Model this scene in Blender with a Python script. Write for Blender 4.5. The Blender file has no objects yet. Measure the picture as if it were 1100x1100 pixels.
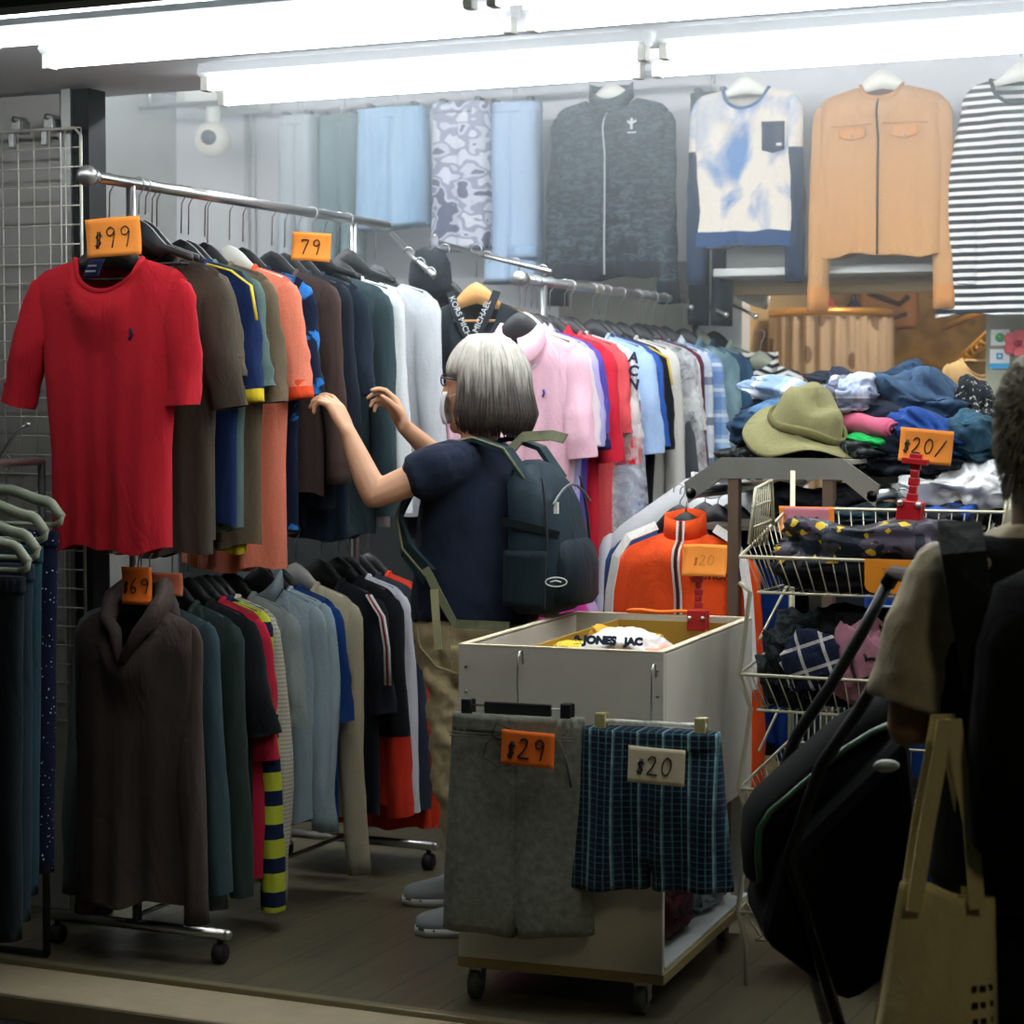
import bpy, bmesh, math, random
from math import sin, cos, pi, radians, atan, tan, sqrt
from mathutils import Vector, Matrix, noise

C = bpy.context.scene.collection
SC = bpy.context.scene
# ---------------------------------------------------------------- camera, world, exposure
YAW = radians(24.0); PITCH = math.atan(115 / 2300.0); FPX = 2300.0; CAMH = 1.42
cam_data = bpy.data.cameras.new('camera'); cam = bpy.data.objects.new('camera', cam_data); C.objects.link(cam)
cam.location = (0, 0, CAMH); cam.rotation_euler = (pi / 2 - PITCH, 0, YAW)
cam_data.sensor_width = 36; cam_data.lens = 36 * FPX / 1100; cam_data.clip_start = 0.05
cam_data.dof.use_dof = True; cam_data.dof.focus_distance = 5.4; cam_data.dof.aperture_fstop = 5.0
SC.camera = cam
SC.view_settings.view_transform = 'Standard'; SC.view_settings.look = 'None'
SC.view_settings.gamma = 1.0; SC.view_settings.use_curve_mapping = False
SC.view_settings.exposure = 0.0
SC.cycles.use_denoising = True
SC.cycles.max_bounces = 8; SC.cycles.volume_bounces = 1; SC.cycles.transparent_max_bounces = 16
W = bpy.data.worlds.new('night'); SC.world = W; W.use_nodes = True
W.node_tree.nodes['Background'].inputs[0].default_value = (0.70, 0.80, 0.66, 1)
W.node_tree.nodes['Background'].inputs[1].default_value = 0.016
ld = bpy.data.lights.new('street_fill', 'POINT'); ld.energy = 45; ld.color = (1, .86, .62); ld.shadow_soft_size = .25  # added unseen fill from the street side, brightens passer-by, tote and bin
lo = bpy.data.objects.new('street_fill_light', ld); C.objects.link(lo); lo.location = (1.1, 1.2, 3.3)
TUBE = 17.0        # strength of the fluorescent tubes
INNER = 130.0  # strength of the added hidden tubes behind the soffit
WARM = 6.0
HAZE = 0.14  # density of the added haze that imitates lens veil

SA, CA = sin(YAW), cos(YAW)
def ray(px, py):
    k = (px - 550) / FPX; m = (550 - py) / FPX
    F = Vector((-SA * cos(PITCH), CA * cos(PITCH), -sin(PITCH)))
    R = Vector((CA, SA, 0)); U = R.cross(F)
    return F + R * k + U * m
def at(px, py, X=None, Y=None, Z=None, d=None):
    """point of the place seen at a photo pixel, on a plane of known position"""
    r = ray(px, py); O = Vector((0, 0, CAMH))
    if d is not None: return O + r * d
    if X is not None: return O + r * (X / r.x)
    if Y is not None: return O + r * (Y / r.y)
    return O + r * ((Z - CAMH) / r.z)
def Yat(px, X): return X / tan(atan((px - 550) / FPX) - YAW)
def Xat(px, Y): return Y * tan(atan((px - 550) / FPX) - YAW)

# ---------------------------------------------------------------- mesh builder
class MB:
    def __init__(s): s.v = []; s.f = []; s.mi = []; s.sm = []
    def add(s, vs, fs, mi=0, smooth=True):
        b = len(s.v); s.v += [Vector(p) for p in vs]
        for f in fs: s.f.append([b + i for i in f]); s.mi.append(mi); s.sm.append(smooth)
        return s
    def box(s, c, size, yaw=0, mi=0, M=None):
        x, y, z = [t / 2 for t in size]
        vs = [Vector((a * x, b * y, d * z)) for a in (-1, 1) for b in (-1, 1) for d in (-1, 1)]
        R = M if M is not None else Matrix.Rotation(yaw, 3, 'Z')
        vs = [R @ v + Vector(c) for v in vs]
        return s.add(vs, [(0, 1, 3, 2), (4, 6, 7, 5), (0, 4, 5, 1), (2, 3, 7, 6), (0, 2, 6, 4), (1, 5, 7, 3)], mi, False)
    def loft(s, rings, cap=True, mi=0, smooth=True, closed=False):
        n = len(rings[0]); vs = [p for r in rings for p in r]; fs = []
        m = len(rings)
        for j in range(m if closed else m - 1):
            k = (j + 1) % m
            for i in range(n):
                i2 = (i + 1) % n
                fs.append((j * n + i, j * n + i2, k * n + i2, k * n + i))
        if cap and not closed: fs.append(tuple(range(n))[::-1]); fs.append(tuple((m - 1) * n + i for i in range(n)))
        return s.add(vs, fs, mi, smooth)
    def tube(s, path, r, n=8, cap=True, mi=0, closed=False, flat=1.0, up=None):
        path = [Vector(p) for p in path]; m = len(path); rings = []; prev = None
        for i, p in enumerate(path):
            if closed: t = path[(i + 1) % m] - path[i - 1]
            else: t = path[min(i + 1, m - 1)] - path[max(i - 1, 0)]
            if t.length < 1e-9: t = Vector((0, 0, 1))
            t.normalize()
            if up is not None: a = Vector(up) - t * t.dot(Vector(up))
            elif prev is None:
                a = Vector((0, 0, 1)) if abs(t.z) < .9 else Vector((0, 1, 0)); a = a - t * a.dot(t)
            else: a = prev - t * prev.dot(t)
            a.normalize(); prev = a; b = t.cross(a)
            rr = r[i] if isinstance(r, (list, tuple)) else r
            rings.append([p + a * (rr * flat * cos(q)) + b * (rr * sin(q)) for q in [2 * pi * j / n for j in range(n)]])
        return s.loft(rings, cap, mi, True, closed)
    def ribbon(s, path, w, t, nrm, mi=0):
        """flat strap along a path; nrm is the direction it faces"""
        path = [Vector(p) for p in path]; m = len(path); rings = []
        for i, p in enumerate(path):
            T = (path[min(i + 1, m - 1)] - path[max(i - 1, 0)]).normalized()
            N = Vector(nrm[i] if isinstance(nrm, list) else nrm); N = (N - T * N.dot(T)).normalized(); B = T.cross(N)
            rings.append([p + B * w / 2 + N * t / 2, p - B * w / 2 + N * t / 2, p - B * w / 2 - N * t / 2, p + B * w / 2 - N * t / 2])
        return s.loft(rings, True, mi, False)
    def ball(s, c, r, sc=(1, 1, 1), n=14, M=None, mi=0):
        rings = []
        M = M or Matrix.Identity(3)
        for j in range(1, n):
            th = pi * j / n
            rings.append([Vector(c) + M @ Vector((r * sc[0] * sin(th) * cos(2 * pi * i / (2 * n)), r * sc[1] * sin(th) * sin(2 * pi * i / (2 * n)), r * sc[2] * cos(th))) for i in range(2 * n)])
        return s.loft(rings, True, mi)
    def grid(s, fn, nu, nv, mi=0, smooth=True):
        vs = [fn(i / nu, j / nv) for j in range(nv + 1) for i in range(nu + 1)]
        fs = [(j * (nu + 1) + i, j * (nu + 1) + i + 1, (j + 1) * (nu + 1) + i + 1, (j + 1) * (nu + 1) + i) for j in range(nv) for i in range(nu)]
        return s.add(vs, fs, mi, smooth)
    def slab(s, fn, nu, nv, off, mi=0):
        """grid patch with a thickness (offset vector)"""
        off = Vector(off)
        def pt(u, v): return Vector(fn(u, v))
        b = []
        for k in (0, 1):
            b.append([pt(i / nu, j / nv) + off * k for j in range(nv + 1) for i in range(nu + 1)])
        n1 = (nu + 1) * (nv + 1); vs = b[0] + b[1]; fs = []
        idx = lambda i, j: j * (nu + 1) + i
        for j in range(nv):
            for i in range(nu):
                q = (idx(i, j), idx(i + 1, j), idx(i + 1, j + 1), idx(i, j + 1))
                fs.append(q); fs.append(tuple(n1 + a for a in q[::-1]))
        rim = [idx(i, 0) for i in range(nu)] + [idx(nu, j) for j in range(nv)] + [idx(nu - i, nv) for i in range(nu)] + [idx(0, nv - j) for j in range(nv)]
        for a, b2 in zip(rim, rim[1:] + rim[:1]): fs.append((a, n1 + a, n1 + b2, b2))
        return s.add(vs, fs, mi, True)
    def extrude(s, poly, vec, mi=0):
        n = len(poly); vs = [Vector(p) for p in poly] + [Vector(p) + Vector(vec) for p in poly]
        fs = [tuple(range(n)), tuple(range(2 * n - 1, n - 1, -1))] + [(i, i + n, (i + 1) % n + n, (i + 1) % n) for i in range(n)]
        return s.add(vs, fs, mi, False)
    def mesh(s, name='m', org=(0, 0, 0), weld=0):
        me = bpy.data.meshes.new(name); o = Vector(org)
        me.from_pydata([v - o for v in s.v], [], s.f)
        me.polygons.foreach_set('use_smooth', s.sm); me.polygons.foreach_set('material_index', s.mi)
        bm = bmesh.new(); bm.from_mesh(me)
        if weld: bmesh.ops.remove_doubles(bm, verts=bm.verts, dist=weld)
        bmesh.ops.recalc_face_normals(bm, faces=bm.faces)
        bm.to_mesh(me); bm.free(); me.update()
        return me
def link(name, me, mat, parent=None, loc=None, rot=None):
    o = bpy.data.objects.new(name, me)
    for m in (mat if isinstance(mat, (list, tuple)) else [mat]): me.materials.append(m)
    C.objects.link(o)
    if parent is not None: o.parent = parent
    if loc is not None: o.location = loc
    if rot is not None: o.rotation_euler = rot
    return o
def obj(name, mb, mat, parent=None, org=(0, 0, 0), bevel=0, weld=0, loc=None, rot=None, solid=0):
    """org: world point that becomes the object's local zero"""
    o = link(name, mb.mesh(name, org, weld), mat, parent, loc, rot)
    if solid:
        q = o.modifiers.new('solid', 'SOLIDIFY'); q.thickness = solid; q.offset = -1
    if bevel:
        q = o.modifiers.new('bevel', 'BEVEL'); q.width = bevel; q.segments = 2; q.limit_method = 'ANGLE'
    return o
def tag(o, label, cat, group=None, kind=None):
    o['label'] = label; o['category'] = cat
    if group: o['group'] = group
    if kind: o['kind'] = kind
    return o
def thing(name, label, cat, loc=(0, 0, 0), yaw=0, group=None, rot=None):
    o = bpy.data.objects.new(name, None); C.objects.link(o); o.empty_display_size = .05
    o.location = loc; o.rotation_euler = rot or (0, 0, yaw)
    return tag(o, label, cat, group)
def struct(name, mb, mat, bevel=0):
    o = obj(name, mb, mat, bevel=bevel); o['kind'] = 'structure'; return o
def remeshed(mb, voxel=.007, smooth=6, org=(0, 0, 0)):
    me = mb.mesh('tmp', org); t = bpy.data.objects.new('tmp', me); C.objects.link(t)
    r = t.modifiers.new('r', 'REMESH'); r.mode = 'VOXEL'; r.voxel_size = voxel; r.use_smooth_shade = True
    if smooth:
        q = t.modifiers.new('s', 'SMOOTH'); q.iterations = smooth; q.factor = .6
    dg = bpy.context.evaluated_depsgraph_get(); dg.update()
    out = bpy.data.meshes.new_from_object(t.evaluated_get(dg), depsgraph=dg)
    bpy.data.objects.remove(t, do_unlink=True)
    out.polygons.foreach_set('use_smooth', [True] * len(out.polygons))
    return out
def limb(mb, pts):
    """tapered limb through (x,y,z,r) stations"""
    P = [Vector(p[:3]) for p in pts]; R = [p[3] for p in pts]; path = []; rr = []
    for i in range(len(P) - 1):
        for k in range(4): path.append(P[i].lerp(P[i + 1], k / 4)); rr.append(R[i] + (R[i + 1] - R[i]) * k / 4)
    path.append(P[-1]); rr.append(R[-1])
    mb.tube(path, rr, 12)
    for p, r in zip(P, R): mb.ball(p, r * .99, n=7)

# ---------------------------------------------------------------- materials
def _nt(name):
    m = bpy.data.materials.new(name); m.use_nodes = True; nt = m.node_tree
    return m, nt, nt.nodes['Principled BSDF']
def c4(c): return (c[0], c[1], c[2], 1)
def srgb(h):
    h = h.lstrip('#'); o = []
    for i in (0, 2, 4):
        v = int(h[i:i + 2], 16) / 255; o.append(v / 12.92 if v <= .04045 else ((v + .055) / 1.055) ** 2.4)
    return tuple(o)
class N:
    def __init__(s, nt): s.nt = nt; s.tc = nt.nodes.new('ShaderNodeTexCoord'); s.sep = None
    def xyz(s, k):
        if s.sep is None:
            s.sep = s.nt.nodes.new('ShaderNodeSeparateXYZ'); s.nt.links.new(s.tc.outputs['Object'], s.sep.inputs[0])
        return s.sep.outputs[k]
    def math(s, op, a, b=None):
        n = s.nt.nodes.new('ShaderNodeMath'); n.operation = op
        for i, x in enumerate((a, b)):
            if x is None: continue
            if isinstance(x, (int, float)): n.inputs[i].default_value = x
            else: s.nt.links.new(x, n.inputs[i])
        return n.outputs[0]
    def mix(s, fac, a, b):
        n = s.nt.nodes.new('ShaderNodeMix'); n.data_type = 'RGBA'
        for i, x in ((0, fac), (6, a), (7, b)):
            if isinstance(x, (int, float)): n.inputs[i].default_value = x
            elif isinstance(x, tuple): n.inputs[i].default_value = c4(x)
            else: s.nt.links.new(x, n.inputs[i])
        return n.outputs[2]
    def noise(s, scale, detail=3, rough=.55, dist=0, stretch=None):
        n = s.nt.nodes.new('ShaderNodeTexNoise'); n.inputs['Scale'].default_value = scale; n.inputs['Detail'].default_value = detail
        n.inputs['Roughness'].default_value = rough; n.inputs['Distortion'].default_value = dist
        if stretch:
            mp = s.nt.nodes.new('ShaderNodeMapping'); mp.inputs['Scale'].default_value = stretch
            s.nt.links.new(s.tc.outputs['Object'], mp.inputs[0]); s.nt.links.new(mp.outputs[0], n.inputs[0])
        else: s.nt.links.new(s.tc.outputs['Object'], n.inputs[0])
        return n.outputs[0]
    def lines(s, axis, freq, duty, off=0):
        f = s.math('FRACT', s.math('ADD', s.math('MULTIPLY', s.xyz(axis), freq), 50 + off))
        return s.math('LESS_THAN', f, duty)
    def ramp(s, fac, stops, const=True):
        n = s.nt.nodes.new('ShaderNodeValToRGB'); e = n.color_ramp; e.interpolation = 'CONSTANT' if const else 'LINEAR'
        while len(e.elements) < len(stops): e.elements.new(.5)
        for el, (p, c) in zip(e.elements, stops): el.position = p; el.color = c4(c)
        s.nt.links.new(fac, n.inputs[0]); return n.outputs[0]
_cc = {}
def cloth(col, pat=None, rough=.92, weave=1.0, key=None, sheen=.03):
    if isinstance(col, str): col = srgb(col)
    k = (tuple(round(c, 4) for c in col), key, rough)
    if k in _cc and (pat is None or key): return _cc[k]
    m, nt, b = _nt('fabric'); h = N(nt)
    base = pat(h) if pat else tuple(col)
    g = h.noise(260, 2, .7)
    dark = h.mix(h.math('MULTIPLY', h.math('SUBTRACT', g, .38), 1.6 * weave), base if not isinstance(base, tuple) else base, (0, 0, 0))
    c2 = h.mix(.3, base, dark)
    nt.links.new(c2, b.inputs['Base Color'])
    b.inputs['Roughness'].default_value = rough; b.inputs['Sheen Weight'].default_value = sheen
    b.inputs['Specular IOR Level'].default_value = .2
    bp = nt.nodes.new('ShaderNodeBump'); bp.inputs['Strength'].default_value = .55; bp.inputs['Distance'].default_value = .016
    nz = h.noise(5, 3, .58, .8, (2.4, 2.4, 1.0)); nt.links.new(nz, bp.inputs['Height']); nt.links.new(bp.outputs[0], b.inputs['Normal'])
    _cc[k] = m; return m
def plain(name, col, rough=.5, metal=0, spec=.5, var=0, bump=0, bscale=60):
    if isinstance(col, str): col = srgb(col)
    m, nt, b = _nt(name); b.inputs['Base Color'].default_value = c4(col); b.inputs['Roughness'].default_value = rough
    b.inputs['Metallic'].default_value = metal; b.inputs['Specular IOR Level'].default_value = spec
    h = N(nt)
    if var:
        nz = h.noise(9, 4); c = h.mix(h.math('MULTIPLY', nz, var), tuple(col), tuple(x * .45 for x in col)); nt.links.new(c, b.inputs['Base Color'])
    if bump:
        bp = nt.nodes.new('ShaderNodeBump'); bp.inputs['Strength'].default_value = bump; bp.inputs['Distance'].default_value = .003
        nt.links.new(h.noise(bscale, 3), bp.inputs['Height']); nt.links.new(bp.outputs[0], b.inputs['Normal'])
    return m
def glow(name, col, s):
    m, nt, b = _nt(name); b.inputs['Base Color'].default_value = c4(col)
    b.inputs['Emission Color'].default_value = c4(col); b.inputs['Emission Strength'].default_value = s; return m
def film(name, col=(.9, .93, .95), alpha=.35, rough=.25):
    m, nt, b = _nt(name); b.inputs['Base Color'].default_value = c4(col); b.inputs['Roughness'].default_value = rough
    b.inputs['Specular IOR Level'].default_value = .8
    h = N(nt); nz = h.noise(16, 5, .7, 1.5)
    a = h.math('MULTIPLY', h.math('POWER', nz, 2.0), alpha * 4); a = h.math('MINIMUM', a, .9); nt.links.new(a, b.inputs['Alpha'])
    bp = nt.nodes.new('ShaderNodeBump'); bp.inputs['Strength'].default_value = .7; bp.inputs['Distance'].default_value = .01
    nt.links.new(nz, bp.inputs['Height']); nt.links.new(bp.outputs[0], b.inputs['Normal'])
    return m
CHROME = plain('chrome', (.55, .56, .55), .28, 1.0, var=.3)
STEEL = plain('steel', (.42, .43, .41), .38, .9, var=.5)
WIRE = plain('wire', '#c9c8ba', .4, .35)
BLACKP = plain('black_plastic', '#15181a', .45, var=.3)
WHITEP = plain('white_plastic', '#d8d8cf', .5)
GREYP = plain('grey_green_plastic', '#9aa28e', .5)
WOODH = plain('hanger_wood', '#d9a35c', .5, var=.3)
ORANGE_CARD = plain('orange_card', '#ff9a38', .8, var=.15)
DEEP_ORANGE = plain('deep_orange_card', '#ff7a18', .8, var=.15)
CREAM_CARD = plain('cream_card', '#d9cfae', .85)
PINK_CARD = plain('pink_card', '#d98c9c', .85, var=.2)
INK = plain('ink', '#181410', .6)
REDP = plain('red_plastic', '#b01a22', .35)
RUBBER = plain('rubber', '#0b0b0b', .7)

# ---------------------------------------------------------------- handwriting
GL = {
 '$': [[(.85, 1.25), (.4, 1.45), (.15, 1.1), (.5, .85), (.8, .55), (.5, .2), (.1, .35)], [(.38, 1.7), (.32, 0)], [(.62, 1.7), (.56, 0)]],
 '9': [[(.8, 1.3), (.5, 1.6), (.15, 1.3), (.3, .9), (.65, .95), (.82, 1.3), (.8, .9), (.68, 0)]],
 '7': [[(.1, 1.45), (.85, 1.5), (.6, .9), (.4, 0)], [(.1, 1.45), (.12, 1.2)]],
 '2': [[(.1, 1.25), (.3, 1.55), (.65, 1.5), (.7, 1.1), (.4, .5), (.05, .1), (.4, .12), (.95, .1)]],
 '0': [[(.5, 1.55), (.18, 1.2), (.12, .6), (.35, .1), (.7, .2), (.88, .8), (.8, 1.35), (.5, 1.55), (.42, 1.5)]],
 '6': [[(.7, 1.6), (.3, 1.1), (.12, .5), (.35, .08), (.75, .2), (.75, .6), (.4, .75), (.18, .5)]],
 '5': [[(.85, 1.5), (.3, 1.5), (.2, .9), (.6, .95), (.8, .5), (.5, .08), (.1, .2)]],
 '3': [[(.15, 1.45), (.6, 1.55), (.7, 1.2), (.35, .85), (.75, .6), (.6, .1), (.1, .15)]],
 '1': [[(.5, 1.55), (.45, .05)]], '/': [[(.9, 1.5), (.1, -.1)]],
 'e': [[(.15, .45), (.8, .55), (.6, .95), (.2, .8), (.15, .3), (.5, .05), (.85, .2)]],
 'E': [[(.8, 1.5), (.2, 1.5), (.18, .05), (.8, .05)], [(.2, .8), (.7, .82)]], 'Y': [[(.1, 1.5), (.45, .9), (.8, 1.5)], [(.45, .9), (.42, 0)]],
}
def hand(mb, text, x0, z0, h, y=-.002, r=.0016, slant=.1, gap=1.15, surf=None):
    x = x0; k = h / 1.6
    for ch in text:
        if ch == ' ': x += k * .6; continue
        kk = k * .75 if ch == '$' else k
        for st in GL[ch]:
            pts = []
            for a, b in zip(st, st[1:]):
                for t in range(4):
                    q = (a[0] + (b[0] - a[0]) * t / 4, a[1] + (b[1] - a[1]) * t / 4); pts.append(q)
            pts.append(st[-1])
            for _ in range(2):
                pts = [pts[0]] + [((p[0] + 2 * q[0] + s_[0]) / 4, (p[1] + 2 * q[1] + s_[1]) / 4) for p, q, s_ in zip(pts, pts[1:], pts[2:])] + [pts[-1]]
            P = []
            for a, b in pts:
                X = x + a * kk + b * slant * kk; Z = z0 + b * kk
                P.append((X, (surf(X, Z) if surf else 0) + y, Z))
            mb.tube(P, r, 6, flat=1)
        x += kk * gap
    return mb
def price_card(label, loc, w, h, text, mat, yaw=0, tilt=0, curl=.01, th=None, roll=0, name='price_card', tx=None, r=.0016):
    """card whose top edge centre is the origin, hanging down, facing -Y before rotation"""
    t = thing(name, label, 'price card', loc, rot=(tilt, roll, yaw), group='handwritten price cards')
    sf = lambda X, Z: -curl * (1 - (2 * X / w) ** 2) - curl * .5 * sin(3 * Z / h)
    c = MB().slab(lambda u, v: ((u - .5) * w, sf((u - .5) * w, -v * h), -v * h), 10, 8, (0, .0012, 0))
    obj('card', c, mat, t)
    if text:
        hh = th or h * .55
        n = sum((.8 if c_ == '$' else .52 if c_ == ' ' else 1.15) for c_ in text)
        x0 = tx if tx is not None else -n * hh / 1.6 / 2
        obj('handwriting', hand(MB(), text, x0, -h / 2 - hh / 2, hh, y=-.0015, r=r, surf=sf), INK, t)
    return t
def text_mesh(txt, size, surf=None, y=-.003, bold=.0, ext=.001):
    cu = bpy.data.curves.new('t', 'FONT'); cu.body = txt; cu.size = size; cu.align_x = 'CENTER'; cu.offset = bold; cu.extrude = ext
    t = bpy.data.objects.new('t', cu); C.objects.link(t)
    dg = bpy.context.evaluated_depsgraph_get(); dg.update()
    me = bpy.data.meshes.new_from_object(t.evaluated_get(dg), depsgraph=dg)
    bpy.data.objects.remove(t, do_unlink=True)
    return me
def lettering(name, txt, size, mat, parent, loc, rot=(pi / 2, 0, 0), bold=0, surf=None):
    me = text_mesh(txt, size, bold=bold)
    M = Matrix.Translation(loc) @ __import__('mathutils').Euler(rot).to_matrix().to_4x4()
    me.transform(M)
    if surf:
        for v in me.vertices: v.co.y += surf(v.co.x, v.co.z)
    me.materials.clear()
    return link(name, me, mat, parent)
# ---------------------------------------------------------------- structure: shop shell
def floor_pat():
    m, nt, b = _nt('dark_vinyl_floor'); h = N(nt)
    pl = h.noise(3.2, 6, .65, .4, stretch=(9, .8, 1)); gr = h.noise(10, 5, .7, stretch=(22, 1.2, 1))
    c = h.mix(pl, srgb('#2a271e'), srgb('#7f7457')); c = h.mix(h.math('MULTIPLY', gr, .6), c, srgb('#3c4034'))
    seam = h.lines(0, 5.5, .03); c = h.mix(h.math('MULTIPLY', seam, .7), c, (.01, .01, .01))
    nt.links.new(c, b.inputs['Base Color']); b.inputs['Roughness'].default_value = .42
    return m
WALLW = plain('white_painted_wall', '#d6d9dc', .7, var=.12, bump=.1)
STAIN = plain('stainless_panel', (.52, .51, .47), .48, .35, var=.4, bump=.15, bscale=14)
GREYW = plain('grey_panel', '#6d716a', .6, .2, var=.3)
DARK = plain('dark_frame', '#1a1f20', .5, .3)
SOFF = plain('white_soffit', '#dfe2e4', .6)
STONE = plain('stone_sill', '#a89a7c', .8, var=.5, bump=.4, bscale=40)
ASPH = plain('street_paving', '#26251f', .85, var=.4, bump=.3)
CREAMW = plain('cream_wall', '#e6cf9a', .8, var=.1)

struct('floor', MB().box((-1.8, 8.4, -.05), (8, 8.0, .1)), floor_pat())
struct('trim_1', MB().box((-1.8, 4.41, .004), (8, .035, .02)), plain('threshold_metal', '#8d8567', .4, .5, var=.3), bevel=.004)
struct('trim_2', MB().box((-1.8, 4.285, -.035), (8, .23, .07)), STONE, bevel=.008)
struct('trim_3', MB().box((-1.8, 4.14, -.09), (8, .06, .06)), plain('dark_step_edge', '#1d1c17', .7), bevel=.01)
struct('ground_street', MB().box((-1, .4, -.20), (14, 7.6, .1)), ASPH)
struct('ceiling', MB().box((-2, 8.5, 2.80), (8, 6.8, .1)), SOFF)
struct('ceiling_soffit', MB().box((-2, 4.47, 2.33), (8, 1.28, .08)), SOFF)
struct('trim_4', MB().box((-2, 5.11, 2.53), (8, .04, .46)), SOFF)
struct('wall_front', MB().box((-2, 3.83, 2.66), (8, .10, .78)), plain('dark_signboard', '#3b4643', .6, var=.2))
struct('trim_5', MB().box((-2, 3.80, 2.262), (8, .03, .02)), plain('bright_aluminium', (.8, .82, .82), .25, .8))
struct('wall_left', MB().box((-5.17, 6.4, 1.35), (.1, 3.1, 2.8)), STAIN)
struct('wall_back', MB().box((-3.86, 7.98, 2.05), (2.6, .1, 1.4)), WALLW)
struct('wall_back_lower', MB().box((-3.86, 7.97, .68), (2.6, .1, 1.34)), plain('dark_lower_colour', '#23282a', .7, var=.2))  # lower part of the back wall, coloured darker than the white above
struct('wall_header', MB().box((-1.3, 7.80, 2.33), (2.6, .1, .92)), WALLW)
# front left corner: stainless panel, upright strips and dark post
struct('wall_corner', MB().box((-4.55, 4.98, 1.13), (1.95, .06, 2.3)), STAIN)
struct('trim_6', MB().box((Xat(94, 4.93), 4.93, 1.13), (.085, .08, 2.3)), DARK)
struct('trim_7', MB().box((Xat(79, 4.90), 4.90, 1.13), (.03, .04, 2.3)), STEEL)
# vertical pipes and panel seams on the white wall
p = MB()
for px in (265, 272): p.tube([(Xat(px, 7.9), 7.915, 0.0), (Xat(px, 7.9), 7.915, 2.7)], .011, 8)
struct('trim_8', p, plain('painted_pipe', '#c4c6c6', .5))
# header ledge over the opening and its wooden edge
p = MB(); x0 = Xat(792, 7.72); x1 = Xat(1030, 7.72)
p.box(((x0 + x1) / 2, 7.66, 1.985), (x1 - x0, .18, .13)); p.box(((x0 + x1) / 2, 7.60, 1.90), (x1 - x0 + .02, .30, .03))
struct('trim_9', p, plain('ledge_white', '#c9cdca', .6, var=.15), bevel=.006)
struct('trim_10', MB().box(((x0 + x1) / 2, 7.72, 1.855), (x1 - x0, .10, .05)), plain('ochre_edge', '#c9ae78', .6))
# back room
def brocade():
    m, nt, b = _nt('brocade_wall'); h = N(nt)
    v = nt.nodes.new('ShaderNodeTexVoronoi'); v.inputs['Scale'].default_value = 7; nt.links.new(h.tc.outputs['Object'], v.inputs[0])
    c = h.ramp(v.outputs[0], [(0, srgb('#5c5030')), (.22, srgb('#c79a4c')), (.5, srgb('#a07a3c')), (.75, srgb('#d6aa5c'))], False)
    c = h.mix(h.math('MULTIPLY', h.noise(26, 4, .7, 2), .9), c, srgb('#6b5a34'))
    nt.links.new(c, b.inputs['Base Color']); b.inputs['Roughness'].default_value = .8; return m
struct('wall_room_back', MB().box((-1.2, 10.9, 1.3), (3.9, .1, 2.8)), brocade())
struct('wall_room_left', MB().box((-3.0, 9.6, 1.3), (.1, 2.6, 2.8)), CREAMW)
struct('wall_room_right', MB().box((Xat(1074, 8.6), 9.3, 1.0), (.12, 1.0, 2.0)), plain('beige_pillar', '#bda477', .7, var=.2))
struct('wall_right', MB().box((-.62, 7.72, .95), (1.9, .08, 1.9)), plain('grey_green_board', '#8f927f', .7, var=.2))
struct('wall_side', MB().box((.55, 6.3, 1.35), (.1, 3.0, 2.8)), WALLW)

# ---------------------------------------------------------------- fluorescent lamps
TUBEM = glow('lit_tube', (.93, .97, 1.0), TUBE)
TUBEI = glow('fill_tube_inner', (.93, .97, 1.0), INNER)
HOUS = plain('lamp_housing', '#e9ecee', .5)
def batten(label, x0, x1, y, z, m, two=0, grp='fluorescent battens under the soffit'):
    t = thing('fluorescent_lamp', label, 'ceiling light', ((x0 + x1) / 2, y, z), group=grp); h = (x1 - x0) / 2
    b = MB(); prof = [(-.03, .02), (-.022, .045), (.022, .045), (.03, .02), (.018, .012), (-.018, .012)]
    b.loft([[Vector((s * h, a, c)) for a, c in prof] for s in (-1, 1)], True, 0, False)
    obj('housing', b, HOUS, t)
    for s in (-1, 1):
        e = MB(); e.box((s * (h - .012), 0, .002), (.022, .034, .05)); obj('lamp_holder', e, WHITEP, t, bevel=.003)
    obj('tube', MB().tube([(-h + .03, 0, -.004), (h - .03, 0, -.004)], .0165, 14), m, t)
    return t
batten('lit fluorescent batten over the left corner, outer line, beyond the dark post', -4.26, -3.06, 3.93, 2.235, TUBEM)
SEG = [(-3.03, -1.83), (-1.80, -.60), (-.57, .40)]
DES = ['first from the dark post', 'middle one', 'last one, above the passer-by']
for (a, b_), ds in zip(SEG, DES):
    batten('lit outer batten along the front edge of the soffit, ' + ds, a, b_, 3.93, 2.235, TUBEM)
    batten('lit batten in the second line from the street, ' + ds, a - .02, b_ - .02, 4.17, 2.225, TUBEM)
for (a, b_), ds in zip([(-3.045, -1.846), (-1.82, -.62), (-.59, .40)], DES):
    batten('lit batten on the inner edge of the soffit, ' + ds, a, b_, 4.93, 2.235, TUBEM)
for (a, b_), ds in zip([(-2.94, -1.74), (-1.71, -.51)], DES):
    batten('lit batten in the third line from the street, ' + ds, a, b_, 4.68, 2.235, TUBEM)
for a, ds in ((-5.05, 'over the security camera'), (-3.8, 'over the light blue skirt'), (-2.5, 'over the crinkled black jacket'), (-1.2, 'over the striped top')):  # added battens, hidden by the soffit, to brighten the back display
    batten('added fill batten on the high ceiling behind the soffit, ' + ds, a, a + 1.2, 5.8, 2.68, TUBEI, grp='added fill battens on the high ceiling')
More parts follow.
